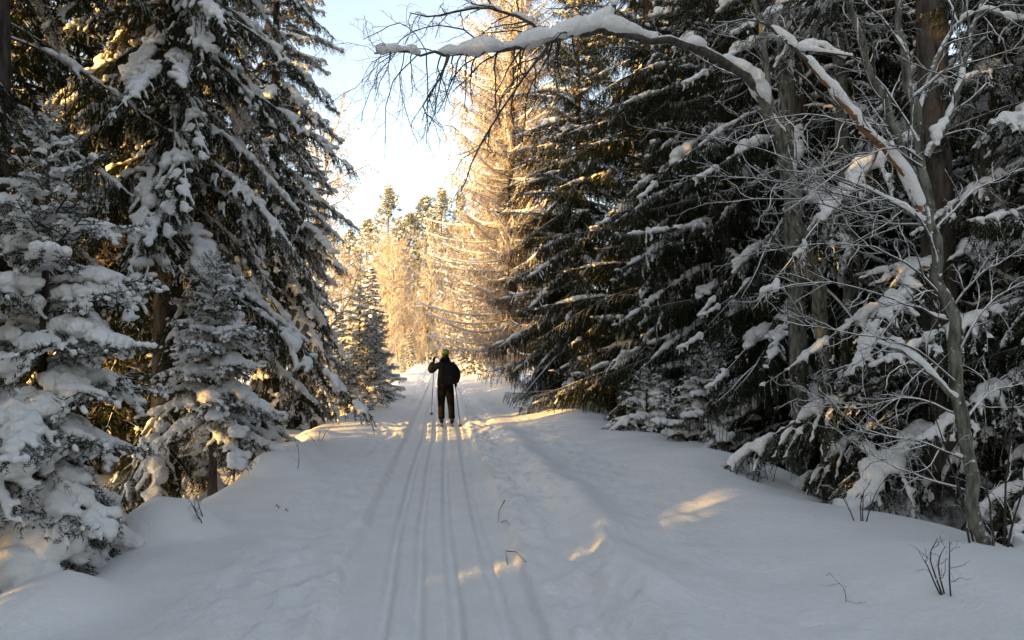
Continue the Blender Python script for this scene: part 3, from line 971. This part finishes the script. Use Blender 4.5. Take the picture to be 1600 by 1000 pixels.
def limb(root, name, pts, r0, r1, mat, base, seed, n=16, nc=None, twigmat="rimed_twig", ratio=(.3, .4), ang=(45, 45), grav=(0, -.2, -.3), snow=None, lo=.15, k=8, sub=None, tw0=.5, wob=0.0):
    """a limb along a path (world points), its side twigs joined to it, its snow as a child"""
    rg = np.random.RandomState(seed)
    P = resample(pts, n) - np.asarray(base)
    P[1:-1] += rg.normal(0, .25 * r0 + .002, P[1:-1].shape)
    mb = MB()
    Rr = np.linspace(r0, r1, n)
    tubes(mb, P, Rr, k, 0)
    mb.v[0] += rg.normal(0, .05 * r0, mb.v[0].shape)
    if nc:
        Ln = np.sum(np.linalg.norm(np.diff(P, axis=0), axis=1))
        g_ = Grow(rg, (0,) + tuple(nc[1:]), (0,) + tuple(ratio[1:]), (0,) + tuple(ang[1:]), grav, (.1, .2, .26, .3), (9, 9, 6, 4))
        for j in range(nc[0]):
            s = lo + (1 - lo) * (j + rg.rand()) / nc[0]
            q = interp_poly(P, np.array([s]))[0]
            tg = norm(interp_poly(P, np.array([min(1, s + .08)])) - interp_poly(P, np.array([max(0, s - .08)])))[0]
            pr = rg.normal(0, 1, 3)
            if sub is not None:
                pr = pr * .55 + np.asarray(sub, float)
            pr = norm(pr - tg * (pr @ tg))
            a = R(ang[0] * rg.uniform(.7, 1.3))
            rl = r0 + (r1 - r0) * s
            g_.run(q, tg * math.cos(a) + pr * math.sin(a), Ln * ratio[0] * rg.uniform(.5, 1.25) * (1.15 - .6 * s), min(rl * tw0, .009) + .001, 1)
        g_.mesh(mb, ks=(5, 4, 3, 3), mats=(1, 1, 1, 1))
    o = link(name, mb.mesh(name, [mat, twigmat]), root)
    if snow:
        s0, s1, ra, rb, th = snow
        SP, SR = [], []
        Lt = np.sum(np.linalg.norm(np.diff(P, axis=0), axis=1))
        for s in np.arange(s0, s1, .02 / Lt):
            lump = (vnoise(s * Lt * 4, seed * 1.3, 9) + .6 * vnoise(s * Lt * 10, seed, 10)) * (1 + wob * s)
            if lump < th:
                continue
            r = (ra + (rb - ra) * (s - s0) / (s1 - s0)) * (1 + .9 * lump)
            p = interp_poly(P, np.array([s]))[0]
            rl = r0 + (r1 - r0) * s
            SP.append(p + [0, 0, rl * .75 + r * .35]); SR.append(max(r, .013))
        if SP:
            link("snow_cushion", snow_mesh("snow_cushion", SP, SR, max(.011, min(.02, np.mean(SR) * .35)), .9), o)["kind"] = "stuff"
    return o


def bare_tree(label, bx, by, group=None, name="aspen_tree"):
    b = (bx, by, gz(bx, by))
    return thing(name, label, "aspen tree", b, 0, group), np.array(b)


# the aspen that arches over the trail
bx, by = at(1300, 9.8)
root, B = bare_tree("bare aspen arching out over the trail under a thick ridge of snow", bx, by)
arch = [np.array([bx, by, B[2] - .2])] + [pix(*p) for p in ((1288, 560, 9.7), (1270, 430, 9.5), (1245, 335, 9.3), (1222, 235, 9.1), (1180, 135, 8.8), (1105, 82, 8.5), (1010, 60, 8.2), (920, 48, 7.95), (860, 62, 7.8), (780, 78, 7.6), (700, 84, 7.4), (635, 78, 7.2), (585, 84, 7.05))]
arch = np.array(arch)
limb(root, "trunk", arch[:6], .10, .05, "aspen_bark", B, 801, n=20, k=12, snow=(.68, 1.0, .05, .085, -.3))
limb(root, "branch", arch[5:], .055, .004, "limb_bark", B, 802, n=30, nc=(34, 7, 4), twigmat="dark_twig", ratio=(.26, .45, .45), ang=(60, 45, 45), grav=(0, -1.1, -.5, -.2),
     snow=(0.0, .97, .1, .05, -.38), lo=.42, sub=(-.3, -.2, -.5), tw0=.4, wob=1.5)
limb(root, "branch", [arch[8], pix(960, 10, 8.1), pix(900, -60, 8.0), pix(820, -110, 7.8)], .035, .01, "limb_bark", B, 803, n=12, nc=(12, 5, 3), twigmat="dark_twig", ratio=(.4, .45, .45), ang=(55, 45, 45), grav=(0, -.6, -.3, -.2), snow=(0, .5, .09, .03, -.2))
limb(root, "branch", [arch[9], pix(815, 30, 7.7), pix(750, 10, 7.6), pix(680, 25, 7.4), pix(640, 20, 7.3)], .022, .005, "limb_bark", B, 804, n=12, nc=(16, 5, 3), twigmat="dark_twig", ratio=(.35, .45, .45), ang=(55, 45, 45), grav=(0, -.5, -.3, -.2), snow=(.2, .6, .03, .02, 0))
limb(root, "branch", [arch[9], pix(835, 100, 7.7), pix(790, 160, 7.6), pix(745, 240, 7.5), pix(720, 300, 7.4)], .018, .004, "limb_bark", B, 805, n=12, nc=(12, 4, 2), twigmat="dark_twig", ratio=(.4, .45, .45), ang=(40, 45, 45), grav=(0, -.7, -.4, -.2))
limb(root, "branch", [arch[11], pix(690, 120, 7.35), pix(660, 165, 7.3), pix(690, 200, 7.3)], .014, .003, "limb_bark", B, 806, n=10, nc=(10, 4, 2), twigmat="dark_twig", ratio=(.5, .45, .45), ang=(40, 45, 45), grav=(0, -.7, -.4, -.2))
limb(root, "branch", [arch[4], pix(1200, 120, 9.2), pix(1185, 20, 9.2), pix(1150, -90, 9.2)], .05, .02, "aspen_bark", B, 807, n=12, nc=(10, 5, 3), ratio=(.5, .45, .45), ang=(50, 45, 45), grav=(0, -.3, -.3, -.2))

# straight trunks behind it
for (px, d, tx, r, sd, lb) in ((1250, 11.0, 1205, .13, 821, "straight bare aspen trunk just behind the arching one"),
                               (1325, 11.8, 1290, .12, 822, "straight dark aspen trunk between the arching aspen and the thick-trunked spruce"),
                               (1560, 10.2, 1530, .17, 823, "thick straight bare trunk beside the thick-trunked spruce")):
    bx, by = at(px, d)
    root, B = bare_tree(lb, bx, by)
    top = pix(tx, -500, d)
    low = np.array([bx, by, B[2] - .25])
    limb(root, "trunk", [low, low * .66 + top * .34 + [.05, 0, 0], low * .33 + top * .67 - [.04, 0, 0], top], r, r * .6, "aspen_bark", B, sd, n=24, k=12)
    for j in range(7):
        h = .28 + .1 * j
        p = low * (1 - h) + top * h
        a = j * 2.4 + sd
        q = np.array([math.cos(a), math.sin(a) * .6 - .25, .15 + .1 * (j % 3)])
        limb(root, "branch", [p, p + q * .7, p + q * 1.3 + [0, 0, .05], p + q * 2.0 + [0, 0, .2]], .02, .004, "rimed_twig", B, sd * 10 + j, n=9, nc=(9, 4, 2), ratio=(.35, .45, .45), ang=(50, 45, 45), grav=(0, -.1, -.2, -.2), snow=(.05, .5, .022, .015, .02))

# the slender aspen in front
bx, by = at(1532, 6.15)
root, B = bare_tree("slender grey-green aspen with many rimed branches and a torn orange limb", bx, by)
base = np.array([bx, by, B[2] - .15])
tr_ = [base, pix(1520, 790, 6.15), pix(1500, 620, 6.2), pix(1480, 480, 6.2), pix(1455, 360, 6.25), pix(1440, 250, 6.3), pix(1420, 120, 6.3), pix(1402, 0, 6.35), pix(1385, -180, 6.4), pix(1370, -420, 6.5)]
limb(root, "trunk", tr_, .055, .02, "aspen_bark", B, 841, n=36, k=12)
limb(root, "branch", [pix(1449, 350, 6.25), pix(1420, 260, 6.2), pix(1380, 160, 6.15), pix(1342, 60, 6.1), pix(1310, -60, 6.1), pix(1280, -220, 6.0)], .04, .015, "aspen_bark", B, 842, n=18, k=8, nc=(14, 5, 3), ratio=(.35, .45, .45), ang=(50, 45, 45), grav=(0, -.1, -.2, -.2), snow=(0.02, .5, .03, .02, .0))
limb(root, "branch", [pix(1446, 245, 6.3), pix(1480, 190, 6.3), pix(1505, 110, 6.35), pix(1520, 40, 6.4), pix(1575, -90, 6.5)], .032, .014, "aspen_bark", B, 843, n=16, nc=(10, 5, 3), ratio=(.35, .45, .45), ang=(50, 45, 45), grav=(0, -.1, -.2, -.2), snow=(.05, .5, .032, .02, -.3))
limb(root, "branch", [pix(1432, 180, 6.3), pix(1480, 60, 6.4), pix(1530, 20, 6.4), pix(1600, 30, 6.4), pix(1680, 10, 6.4)], .022, .008, "aspen_bark", B, 844, n=14, nc=(10, 5, 3), ratio=(.35, .45, .45), ang=(50, 45, 45), grav=(0, -.1, -.2, -.2), snow=(.3, .95, .04, .035, -.3))
# snow wedge in the fork
f_ = pix(1463, 205, 6.28) - B
link("snow_cushion", snow_mesh("snow_cushion", [f_ + [0, 0, -.1], f_ + [0, 0, -.04], f_ + [.02, 0, .03], f_ + [.06, 0, .08], f_ + [-.02, 0, .02], f_ + [.1, 0, .14]], [.035, .055, .06, .05, .045, .035], .014), root)
# torn limb: orange split wood with snow on its back
limb(root, "torn_limb", [pix(1440, 330, 6.22), pix(1405, 262, 6.1), pix(1362, 215, 6.0), pix(1318, 165, 5.9), pix(1290, 128, 5.85), pix(1256, 90, 5.8)], .026, .017, "torn_wood", B, 845, n=16, snow=(.02, .97, .05, .042, -.35))
limb(root, "torn_limb", [pix(1372, 228, 6.0), pix(1362, 255, 5.97), pix(1353, 276, 5.95)], .022, .006, "torn_wood", B, 846, n=6)
limb(root, "torn_limb", [pix(1262, 95, 5.8), pix(1225, 60, 5.75), pix(1180, 30, 5.7), pix(1120, 35, 5.65)], .018, .005, "limb_bark", B, 847, n=10, nc=(9, 4, 2), ratio=(.5, .45, .45), ang=(45, 45, 45), grav=(0, -.2, -.2, -.2), snow=(.0, .75, .035, .02, -.1))
limb(root, "branch", [pix(1318, 92, 6.0), pix(1280, 72, 5.95), pix(1250, 75, 5.9), pix(1330, 88, 5.95)], .012, .006, "limb_bark", B, 848, n=8, snow=(0, 1, .04, .03, -.4))
# snowy sunlit stub
limb(root, "branch", [pix(1497, 625, 6.2), pix(1460, 590, 6.1), pix(1420, 555, 6.0), pix(1372, 536, 5.9)], .018, .01, "aspen_bark", B, 849, n=10, nc=(5, 3, 2), ratio=(.5, .45, .45), ang=(45, 45, 45), grav=(0, -.2, -.2, -.2), snow=(.02, 1.0, .024, .034, -.4))
limb(root, "branch", [pix(1449, 350, 6.25), pix(1400, 318, 6.1), pix(1350, 292, 6.0), pix(1300, 276, 5.9), pix(1215, 265, 5.8)], .014, .004, "aspen_bark", B, 850, n=12, nc=(10, 4, 2), ratio=(.4, .45, .45), ang=(40, 45, 45), grav=(0, -.1, -.2, -.2), snow=(.02, .55, .034, .022, -.3))
fans = [((1447, 340), (1330, 290), (1180, 230), (1045, 205)), ((1444, 330), (1340, 310), (1200, 280), (1060, 275)), ((1447, 352), (1370, 345), (1240, 310), (1100, 318)),
        ((1440, 260), (1350, 200), (1250, 180), (1150, 200)), ((1436, 220), (1370, 120), (1290, 70), (1190, 50)), ((1478, 470), (1400, 400), (1300, 380), (1160, 400)),
        ((1482, 500), (1400, 470), (1290, 440), (1180, 460)), ((1497, 600), (1420, 540), (1330, 520), (1220, 500)), ((1503, 650), (1420, 620), (1330, 640), (1230, 600)),
        ((1512, 720), (1440, 690), (1350, 670), (1270, 600)), ((1518, 770), (1430, 740), (1360, 710), (1290, 660)), ((1455, 365), (1520, 300), (1580, 270), (1660, 250)),
        ((1482, 490), (1530, 430), (1580, 400), (1660, 330)), ((1490, 560), (1540, 480), (1600, 440), (1680, 400)), ((1425, 150), (1480, 110), (1540, 90), (1640, 60)),
        ((1415, 80), (1370, 20), (1310, -20), (1240, -40)), ((1505, 660), (1550, 610), (1600, 600), (1670, 560)), ((1470, 430), (1430, 330), (1330, 330), (1250, 250)),
        ((1440, 250), (1400, 230), (1330, 255), (1230, 330)), ((1474, 450), (1420, 470), (1350, 560), (1290, 580))]
rg = np.random.RandomState(99)
for j, pts in enumerate(fans):
    dd = rg.uniform(-.9, .5)
    P = [pix(px, py, 6.22 + dd * i / 3.0) for i, (px, py) in enumerate(pts)]
    limb(root, "branch", P, .0115, .003, "rimed_twig", B, 860 + j, n=12, nc=(15, 4, 2), ratio=(.3, .45, .45), ang=(38, 42, 42), grav=(0, .1, -.1, -.1), snow=(.03, .2, .02, .014, .1) if j % 3 == 0 else None, k=5, tw0=.6)
for j, (ox, oy, tx, tz) in enumerate(((-.12, -.05, -.32, 1.1), (.02, -.07, -.05, .55), (.1, -.06, .3, .75), (.13, 0, .12, 1.3), (-.05, .05, -.25, .8))):
    p0 = base + [ox, oy, 0]
    limb(root, "shoot", [p0, p0 + [tx * .3, 0, .15 + tz * .35], p0 + [tx, -.02, .15 + tz]], .011, .004, "dark_twig", B, 900 + j, n=7, nc=(3, 2), ratio=(.35, .4), ang=(35, 35), k=5)


# ------------------------------------------------------------------ twigs and small shrubs standing in the snow
def ground_px(px, py):
    """where the ray of this pixel meets the snow"""
    d = np.arange(2.0, 60, .02)
    a = pix(px, py, 1.0); o_ = np.array([0, 0, CAM_Z])
    P = o_ + (a - o_) * d[:, None]
    zz = ground_z(P[:, 0], P[:, 1])
    h = np.where(P[:, 2] <= zz)[0]
    return P[h[0]] if len(h) else P[-1]


def shrub(label, px, py, h, n, seed, spread=.5, group=None, name="twig_shrub", cat="shrub", r=.006):
    p = ground_px(px, py)
    root = thing(name, label, cat, p, 0, group)
    rg = np.random.RandomState(seed)
    for j in range(n):
        dx = rg.uniform(-spread, spread); hh = h * rg.uniform(.55, 1.1)
        limb(root, "stem", [np.array([dx * .1, 0, -.08]), np.array([dx * .45, rg.normal(0, .05), hh * .5]), np.array([dx, rg.normal(0, .08), hh])], r, .0018, "dark_twig", (0, 0, 0), seed * 7 + j, n=7, nc=(4, 2), ratio=(.4, .4), ang=(38, 35), grav=(0, .1, 0), k=5, lo=.3)
    return root


shrub("bare twiggy shrub in the snow in front of the slender aspen", 1485, 932, .36, 4, 1, .26)
shrub("single thin stalk standing in the snow before the twiggy shrub", 1312, 936, .22, 1, 2, .04, name="plant_stalk", cat="stalk", r=.003)
shrub("low dark twigs under the snowy sweeping spruce boughs", 1345, 815, .4, 4, 3, .3)
shrub("short row of stalks poking up at the lip of the bank beside the sweeping boughs", 1290, 782, .35, 4, 4, .25, name="plant_stalk", cat="stalks")
shrub("pair of dark stems at the bank edge below the dark spruces", 1205, 752, .3, 2, 5, .15, name="plant_stalk", cat="stalks")
shrub("leaning bare shrub in the hollow behind the bank", 1130, 705, .7, 4, 6, .5)
shrub("lone thin stalk on the snow shoulder before the slim young spruce", 465, 737, .42, 1, 7, .03, name="plant_stalk", cat="stalk", r=.005)
shrub("small dry twigs at the foot of the tall drooping spruce", 497, 690, .3, 3, 8, .4)
shrub("dark twig tips sticking out beside the snow hump", 325, 818, .3, 3, 9, .2)
shrub("thin bare stalks beside the tiny sunlit spruce bush", 548, 655, .4, 3, 10, .35)


def stick(label, pts, r=.005):
    P = []
    for (px, py, lift) in pts:
        q = ground_px(px, py); q[2] += lift; P.append(q)
    P = np.array(P); c = P[0].copy()
    mb = MB(); tubes(mb, P - c, np.linspace(r, r * .5, len(P)), 5, 0)
    o = link("fallen_twig", mb.mesh("fallen_twig", ["dark_twig"])); o.location = c
    tag(o, label, "twig")
    return o
stick("curved fallen twig lying by the ski tracks", [(789, 786, .03), (780, 800, .02), (778, 817, .005)])
stick("tiny hooked twig lying beside the curved fallen twig", [(783, 817, .006), (790, 816, .02), (797, 821, .004)], .004)
stick("bent fallen twig lying on the groomed lane", [(793, 883, .004), (790, 870, .045), (806, 872, .05), (822, 880, .01)])
stick("dark scrap of twig on the snow shoulder", [(432, 790, .004), (434, 792, .02), (436, 795, .004)], .008)
stick("small dark twig scrap beyond the other scrap on the shoulder", [(446, 798, .004), (448, 797, .015), (450, 800, .004)], .007)


# ------------------------------------------------------------------ skier
def skin_mesh(name, verts, edges, radii, mat, sub=2, root_i=0):
    me = bpy.data.meshes.new(name + "_sk")
    me.from_pydata([tuple(v) for v in verts], edges, [])
    o = link("skin_raw", me)
    md = o.modifiers.new("s", 'SKIN'); md.use_smooth_shade = True; md.branch_smoothing = .4
    for i, r in enumerate(radii):
        rx, ry = r if isinstance(r, tuple) else (r, r)
        me.skin_vertices[0].data[i].radius = (rx, ry)
    me.skin_vertices[0].data[root_i].use_root = True
    sb = o.modifiers.new("ss", 'SUBSURF'); sb.levels = sub; sb.render_levels = sub
    dg = bpy.context.evaluated_depsgraph_get(); dg.update()
    out = bpy.data.meshes.new_from_object(o.evaluated_get(dg)); out.name = name
    bpy.data.objects.remove(o); bpy.data.meshes.remove(me)
    out.materials.clear(); out.materials.append(MAT[mat])
    out.polygons.foreach_set("use_smooth", np.ones(len(out.polygons), bool))
    return out


SK = ground_px(696, 661)
SKX, SKY = at(696, 19.6)
SKZ = gz(SKX, SKY)
HEAD = math.atan(0.0876)
SKB = 1.0
sk = thing("person", "skier in black jacket and green knit hat, seen from behind on the trail", "person", (SKX, SKY, SKZ + .03), HEAD)
# body: head, neck and trunk as one continuous surface, mostly covered by clothing
bv = [(0, .03, 1.1), (0, .04, 1.22), (0, .06, 1.38), (0, .075, 1.5), (0, .09, 1.57), (0, .10, 1.66), (0, .10, 1.74)]
link("body", skin_mesh("body", bv, [(i, i + 1) for i in range(6)], [(.1, .07), (.1, .07), (.11, .07), (.065, .06), (.06, .06), (.078, .095), (.06, .075)], "skin"), sk)
mb = MB()
hv, hf = ICO2
fx = hv * np.array([.079, .098, .118]) + [0, .11, 1.68]
mb.add(fx, tris=hf)
for sx in (-1, 1):
    blobs(mb, [(sx * .08, .10, 1.675)], [.03], .4, .7, 1.1, ICO1)
tubes(mb, np.array([(0, .195, 1.71), (0, .215, 1.68), (0, .222, 1.655), (0, .2, 1.645)]), np.array([.008, .011, .014, .008]), 6)
link("head", mb.mesh("head", ["skin"]), sk)
for sx in (-1, 1):
    mb = MB(); blobs(mb, [(sx * .03, .194, 1.69)], [.012], 1.2, .6, .7, ICO1); link("eye", mb.mesh("eye", ["eye_white"]), sk)
mb = MB(); tubes(mb, np.array([(-.025, .193, 1.615), (0, .203, 1.613), (.025, .193, 1.615)]), np.array([.004, .007, .004]), 6); link("mouth", mb.mesh("mouth", ["lip"]), sk)
# hair edge under the hat
mb = MB(); blobs(mb, [(0, .085, 1.665)], [.088], .93, 1.0, .95, ICO2); link("hair", mb.mesh("hair", ["hair"]), sk)
# jacket with hood collar
jv = [(0, .02, .78), (0, .03, 1.08), (0, .045, 1.24), (0, .06, 1.38), (0, .075, 1.50), (0, .085, 1.62),
      (-.17, .06, 1.45), (-.28, .05, 1.36), (-.37, .10, 1.27), (-.34, .20, 1.40), (-.285, .27, 1.51),
      (.18, .05, 1.44), (.255, .02, 1.33), (.30, .0, 1.19), (.285, .05, 1.08), (.255, .10, .99)]
je = [(0, 1), (1, 2), (2, 3), (3, 4), (4, 5), (3, 6), (6, 7), (7, 8), (8, 9), (9, 10), (3, 11), (11, 12), (12, 13), (13, 14), (14, 15)]
jr = [(.225, .17), (.215, .165), (.225, .17), (.24, .17), (.14, .125), (.10, .105), (.12, .11), (.1, .1), (.098, .098), (.085, .085), (.065, .065), (.12, .11), (.1, .1), (.095, .095), (.082, .082), (.062, .062)]
link("jacket", skin_mesh("jacket", jv, je, jr, "black_cloth"), sk)
mb = MB(); tubes(mb, np.array([(0, .075, 1.50), (0, .085, 1.56), (0, .09, 1.615), (0, .09, 1.62)]), np.array([.11, .098, .092, .08]), 14)
link("collar", mb.mesh("collar", ["black_cloth"]), sk)
# trousers
tv = [(0, .02, 1.06), (-.085, .02, .84), (-.095, .05, .50), (-.09, .02, .28), (-.085, .02, .10), (.10, .02, .84), (.14, .07, .50), (.155, .03, .28), (.165, .02, .10)]
link("trousers", skin_mesh("trousers", tv, [(0, 1), (1, 2), (2, 3), (3, 4), (0, 5), (5, 6), (6, 7), (7, 8)], [(.19, .14), (.12, .125), (.088, .095), (.078, .085), (.08, .085), (.12, .125), (.088, .095), (.078, .085), (.08, .085)], "trouser_cloth"), sk)
# boots
for sx in (-.085, .165):
    link("boot", skin_mesh("boot", [(sx, -.02, .16), (sx, -.02, .07), (sx, .08, .05), (sx, .18, .045)], [(0, 1), (1, 2), (2, 3)], [.06, .06, .048, .036], "boot_leather"), sk)
# hat with folded brim
mb = MB()
hv2 = hv.copy(); keepv = hv2 * np.array([.098, .112, .115]) + [0, .10, 1.715]
keepv[:, 2] = np.maximum(keepv[:, 2], 1.70)
mb.add(keepv, tris=hf)
hat = link("hat", mb.mesh("hat", ["green_knit"]), sk)
mb = MB(); an = np.linspace(0, 2 * PI, 25)
tubes(mb, np.stack([.096 * np.cos(an), .10 + .11 * np.sin(an), 0 * an + 1.71], 1), np.full(25, .016), 6); link("hat_brim", mb.mesh("hat_brim", ["green_knit"]), hat)


def glove(c, ax, fwd, flip):
    """closed hand round a pole: palm block and five bent fingers; ax = pole direction, fwd = direction across the knuckles"""
    ax = norm(np.array(ax, float)); fwd = norm(np.array(fwd, float) - ax * (np.array(fwd, float) @ ax)); sd = np.cross(ax, fwd) * flip
    c = np.array(c, float)
    P = lambda a, f, s: tuple(c + ax * a + fwd * f + sd * s)
    v = [P(0, -.075, .0), P(0, -.035, .02)]; e = [(0, 1)]; r = [.034, .038]
    for q, (a, ln) in enumerate(((.033, .95), (.011, 1.05), (-.011, 1.0), (-.033, .8))):
        i = len(v)
        v += [P(a, -.005, .034), P(a, .028 * ln, .03), P(a, .034 * ln, -.006), P(a, .005, -.022)]
        e += [(1, i), (i, i + 1), (i + 1, i + 2), (i + 2, i + 3)]; r += [.015, .0125, .012, .011]
    i = len(v)
    v += [P(.035, -.03, -.01), P(.05, .0, -.024), P(.045, .025, -.016)]
    e += [(1, i), (i, i + 1), (i + 1, i + 2)]; r += [.017, .0145, .012]
    return skin_mesh("glove", v, e, r, "black_cloth", 1)


HL = np.array((-.275, .31, 1.55)); TL = np.array((-.345, 1.0, .13))
HR = np.array((.245, .125, .95)); TR = np.array((.36, -.62, 0.0))
dl = norm(HL - TL); drr = norm(HR - TR)
link("glove", glove(HL, dl, (0, 1, .2), 1), sk)
link("glove", glove(HR, drr, (0, 1, 0), -1), sk)
# backpack
cz, sz_ = math.cos(HEAD), math.sin(HEAD)
def sk_world(p):
    return np.array([SKX + p[0] * cz - p[1] * sz_, SKY + p[0] * sz_ + p[1] * cz, SKZ + .03 + p[2]])
bpk = thing("backpack", "black backpack worn on the skier's back", "backpack", tuple(sk_world((.07, -.16, .98))), HEAD)
def rbox(name, c, s, mat, parent, bev=.04, taper=1.0):
    bm = bmesh.new(); bmesh.ops.create_cube(bm, size=1.0)
    for v in bm.verts:
        k = taper if v.co.z > 0 else 1
        v.co = Vector((v.co.x * s[0] * k, v.co.y * s[1] * k, v.co.z * s[2]))
    bmesh.ops.bevel(bm, geom=bm.edges[:], offset=bev, segments=3, profile=.6, affect='EDGES')
    for v in bm.verts:
        v.co += Vector(c)
    me = bpy.data.meshes.new(name); bm.to_mesh(me); bm.free(); me.materials.append(MAT[mat])
    for p in me.polygons: p.use_smooth = True
    return link(name, me, parent)
rbox("pack_body", (0, -.05, .24), (.36, .24, .5), "pack_cloth", bpk, .06, .85)
rbox("pocket", (0, -.165, .14), (.24, .08, .24), "pack_cloth", bpk, .03, .9)
rbox("lid", (0, -.05, .465), (.27, .2, .08), "pack_cloth", bpk, .03, .85)
for sx in (-1, 1):
    mb = MB(); tubes(mb, resample(np.array([(sx * .1, .03, .42), (sx * .12, .10, .52), (sx * .135, .30, .50), (sx * .145, .36, .34), (sx * .15, .28, .12), (sx * .13, .06, .06)]), 16), np.full(16, .014), 6)
    link("strap", mb.mesh("strap", ["pack_cloth"]), bpk)
# poles
for (Hh, Tt, lb) in ((HL, TL, "dark ski pole swung forward from the skier's raised hand"), (HR, TR, "dark ski pole trailing from the skier's lowered hand")):
    b0 = sk_world(Tt)
    if Tt is TR:
        b0[2] = gz(b0[0], b0[1]) - .03
    po = thing("ski_pole", lb, "ski pole", tuple(b0), 0)
    hw = sk_world(Hh); dv = hw - b0; dn = norm(dv)
    mb = MB(); tubes(mb, np.array([[0, 0, 0], dv * .5, dv + dn * .05]), np.array([.006, .009, .009]), 8); link("shaft", mb.mesh("shaft", ["pole_metal"]), po)
    mb = MB(); tubes(mb, np.array([dv - dn * .1, dv, dv + dn * .07, dv + dn * .085]), np.array([.014, .015, .018, .008]), 8); link("grip", mb.mesh("grip", ["pack_cloth"]), po)
    mb = MB(); tubes(mb, np.array([dn * .06, dn * .075, dn * .085]), np.array([.045, .04, .01]), 10); link("basket", mb.mesh("basket", ["pole_metal"]), po)
# skis
for sx, lb in ((-.085, "narrow ski under the skier's foot on the swung-pole side"), (.165, "narrow ski under the skier's foot on the trailing-pole side")):
    b0 = sk_world((sx, 0, -.02))
    so = thing("ski", lb, "ski", tuple(b0), HEAD)
    bm_ = MB(); ts = np.linspace(-.85, 1.1, 24)
    w = .022 + .004 * np.cos(ts * 2); w = w * np.clip((1.12 - ts) / .12, .15, 1)
    zt = .012 + .09 * np.clip((ts - .85) / .25, 0, 1) ** 2 + .02 * np.clip((-.7 - ts) / .15, 0, 1)
    V = []
    for a, b, c in zip(ts, w, zt):
        V += [(-b, a, c), (b, a, c), (b, a, c + .014), (-b, a, c + .014)]
    Q = []
    for i in range(23):
        for j in range(4):
            Q.append((i * 4 + j, i * 4 + (j + 1) % 4, i * 4 + 4 + (j + 1) % 4, i * 4 + 4 + j))
    Q += [(3, 2, 1, 0), (92, 93, 94, 95)]
    bm_.add(np.array(V), quads=Q)
    link("blade", bm_.mesh("blade", ["ski_lacquer"], smooth=False), so)
    rbox("binding", (0, .12, .034), (.05, .12, .02), "boot_leather", so, .006)
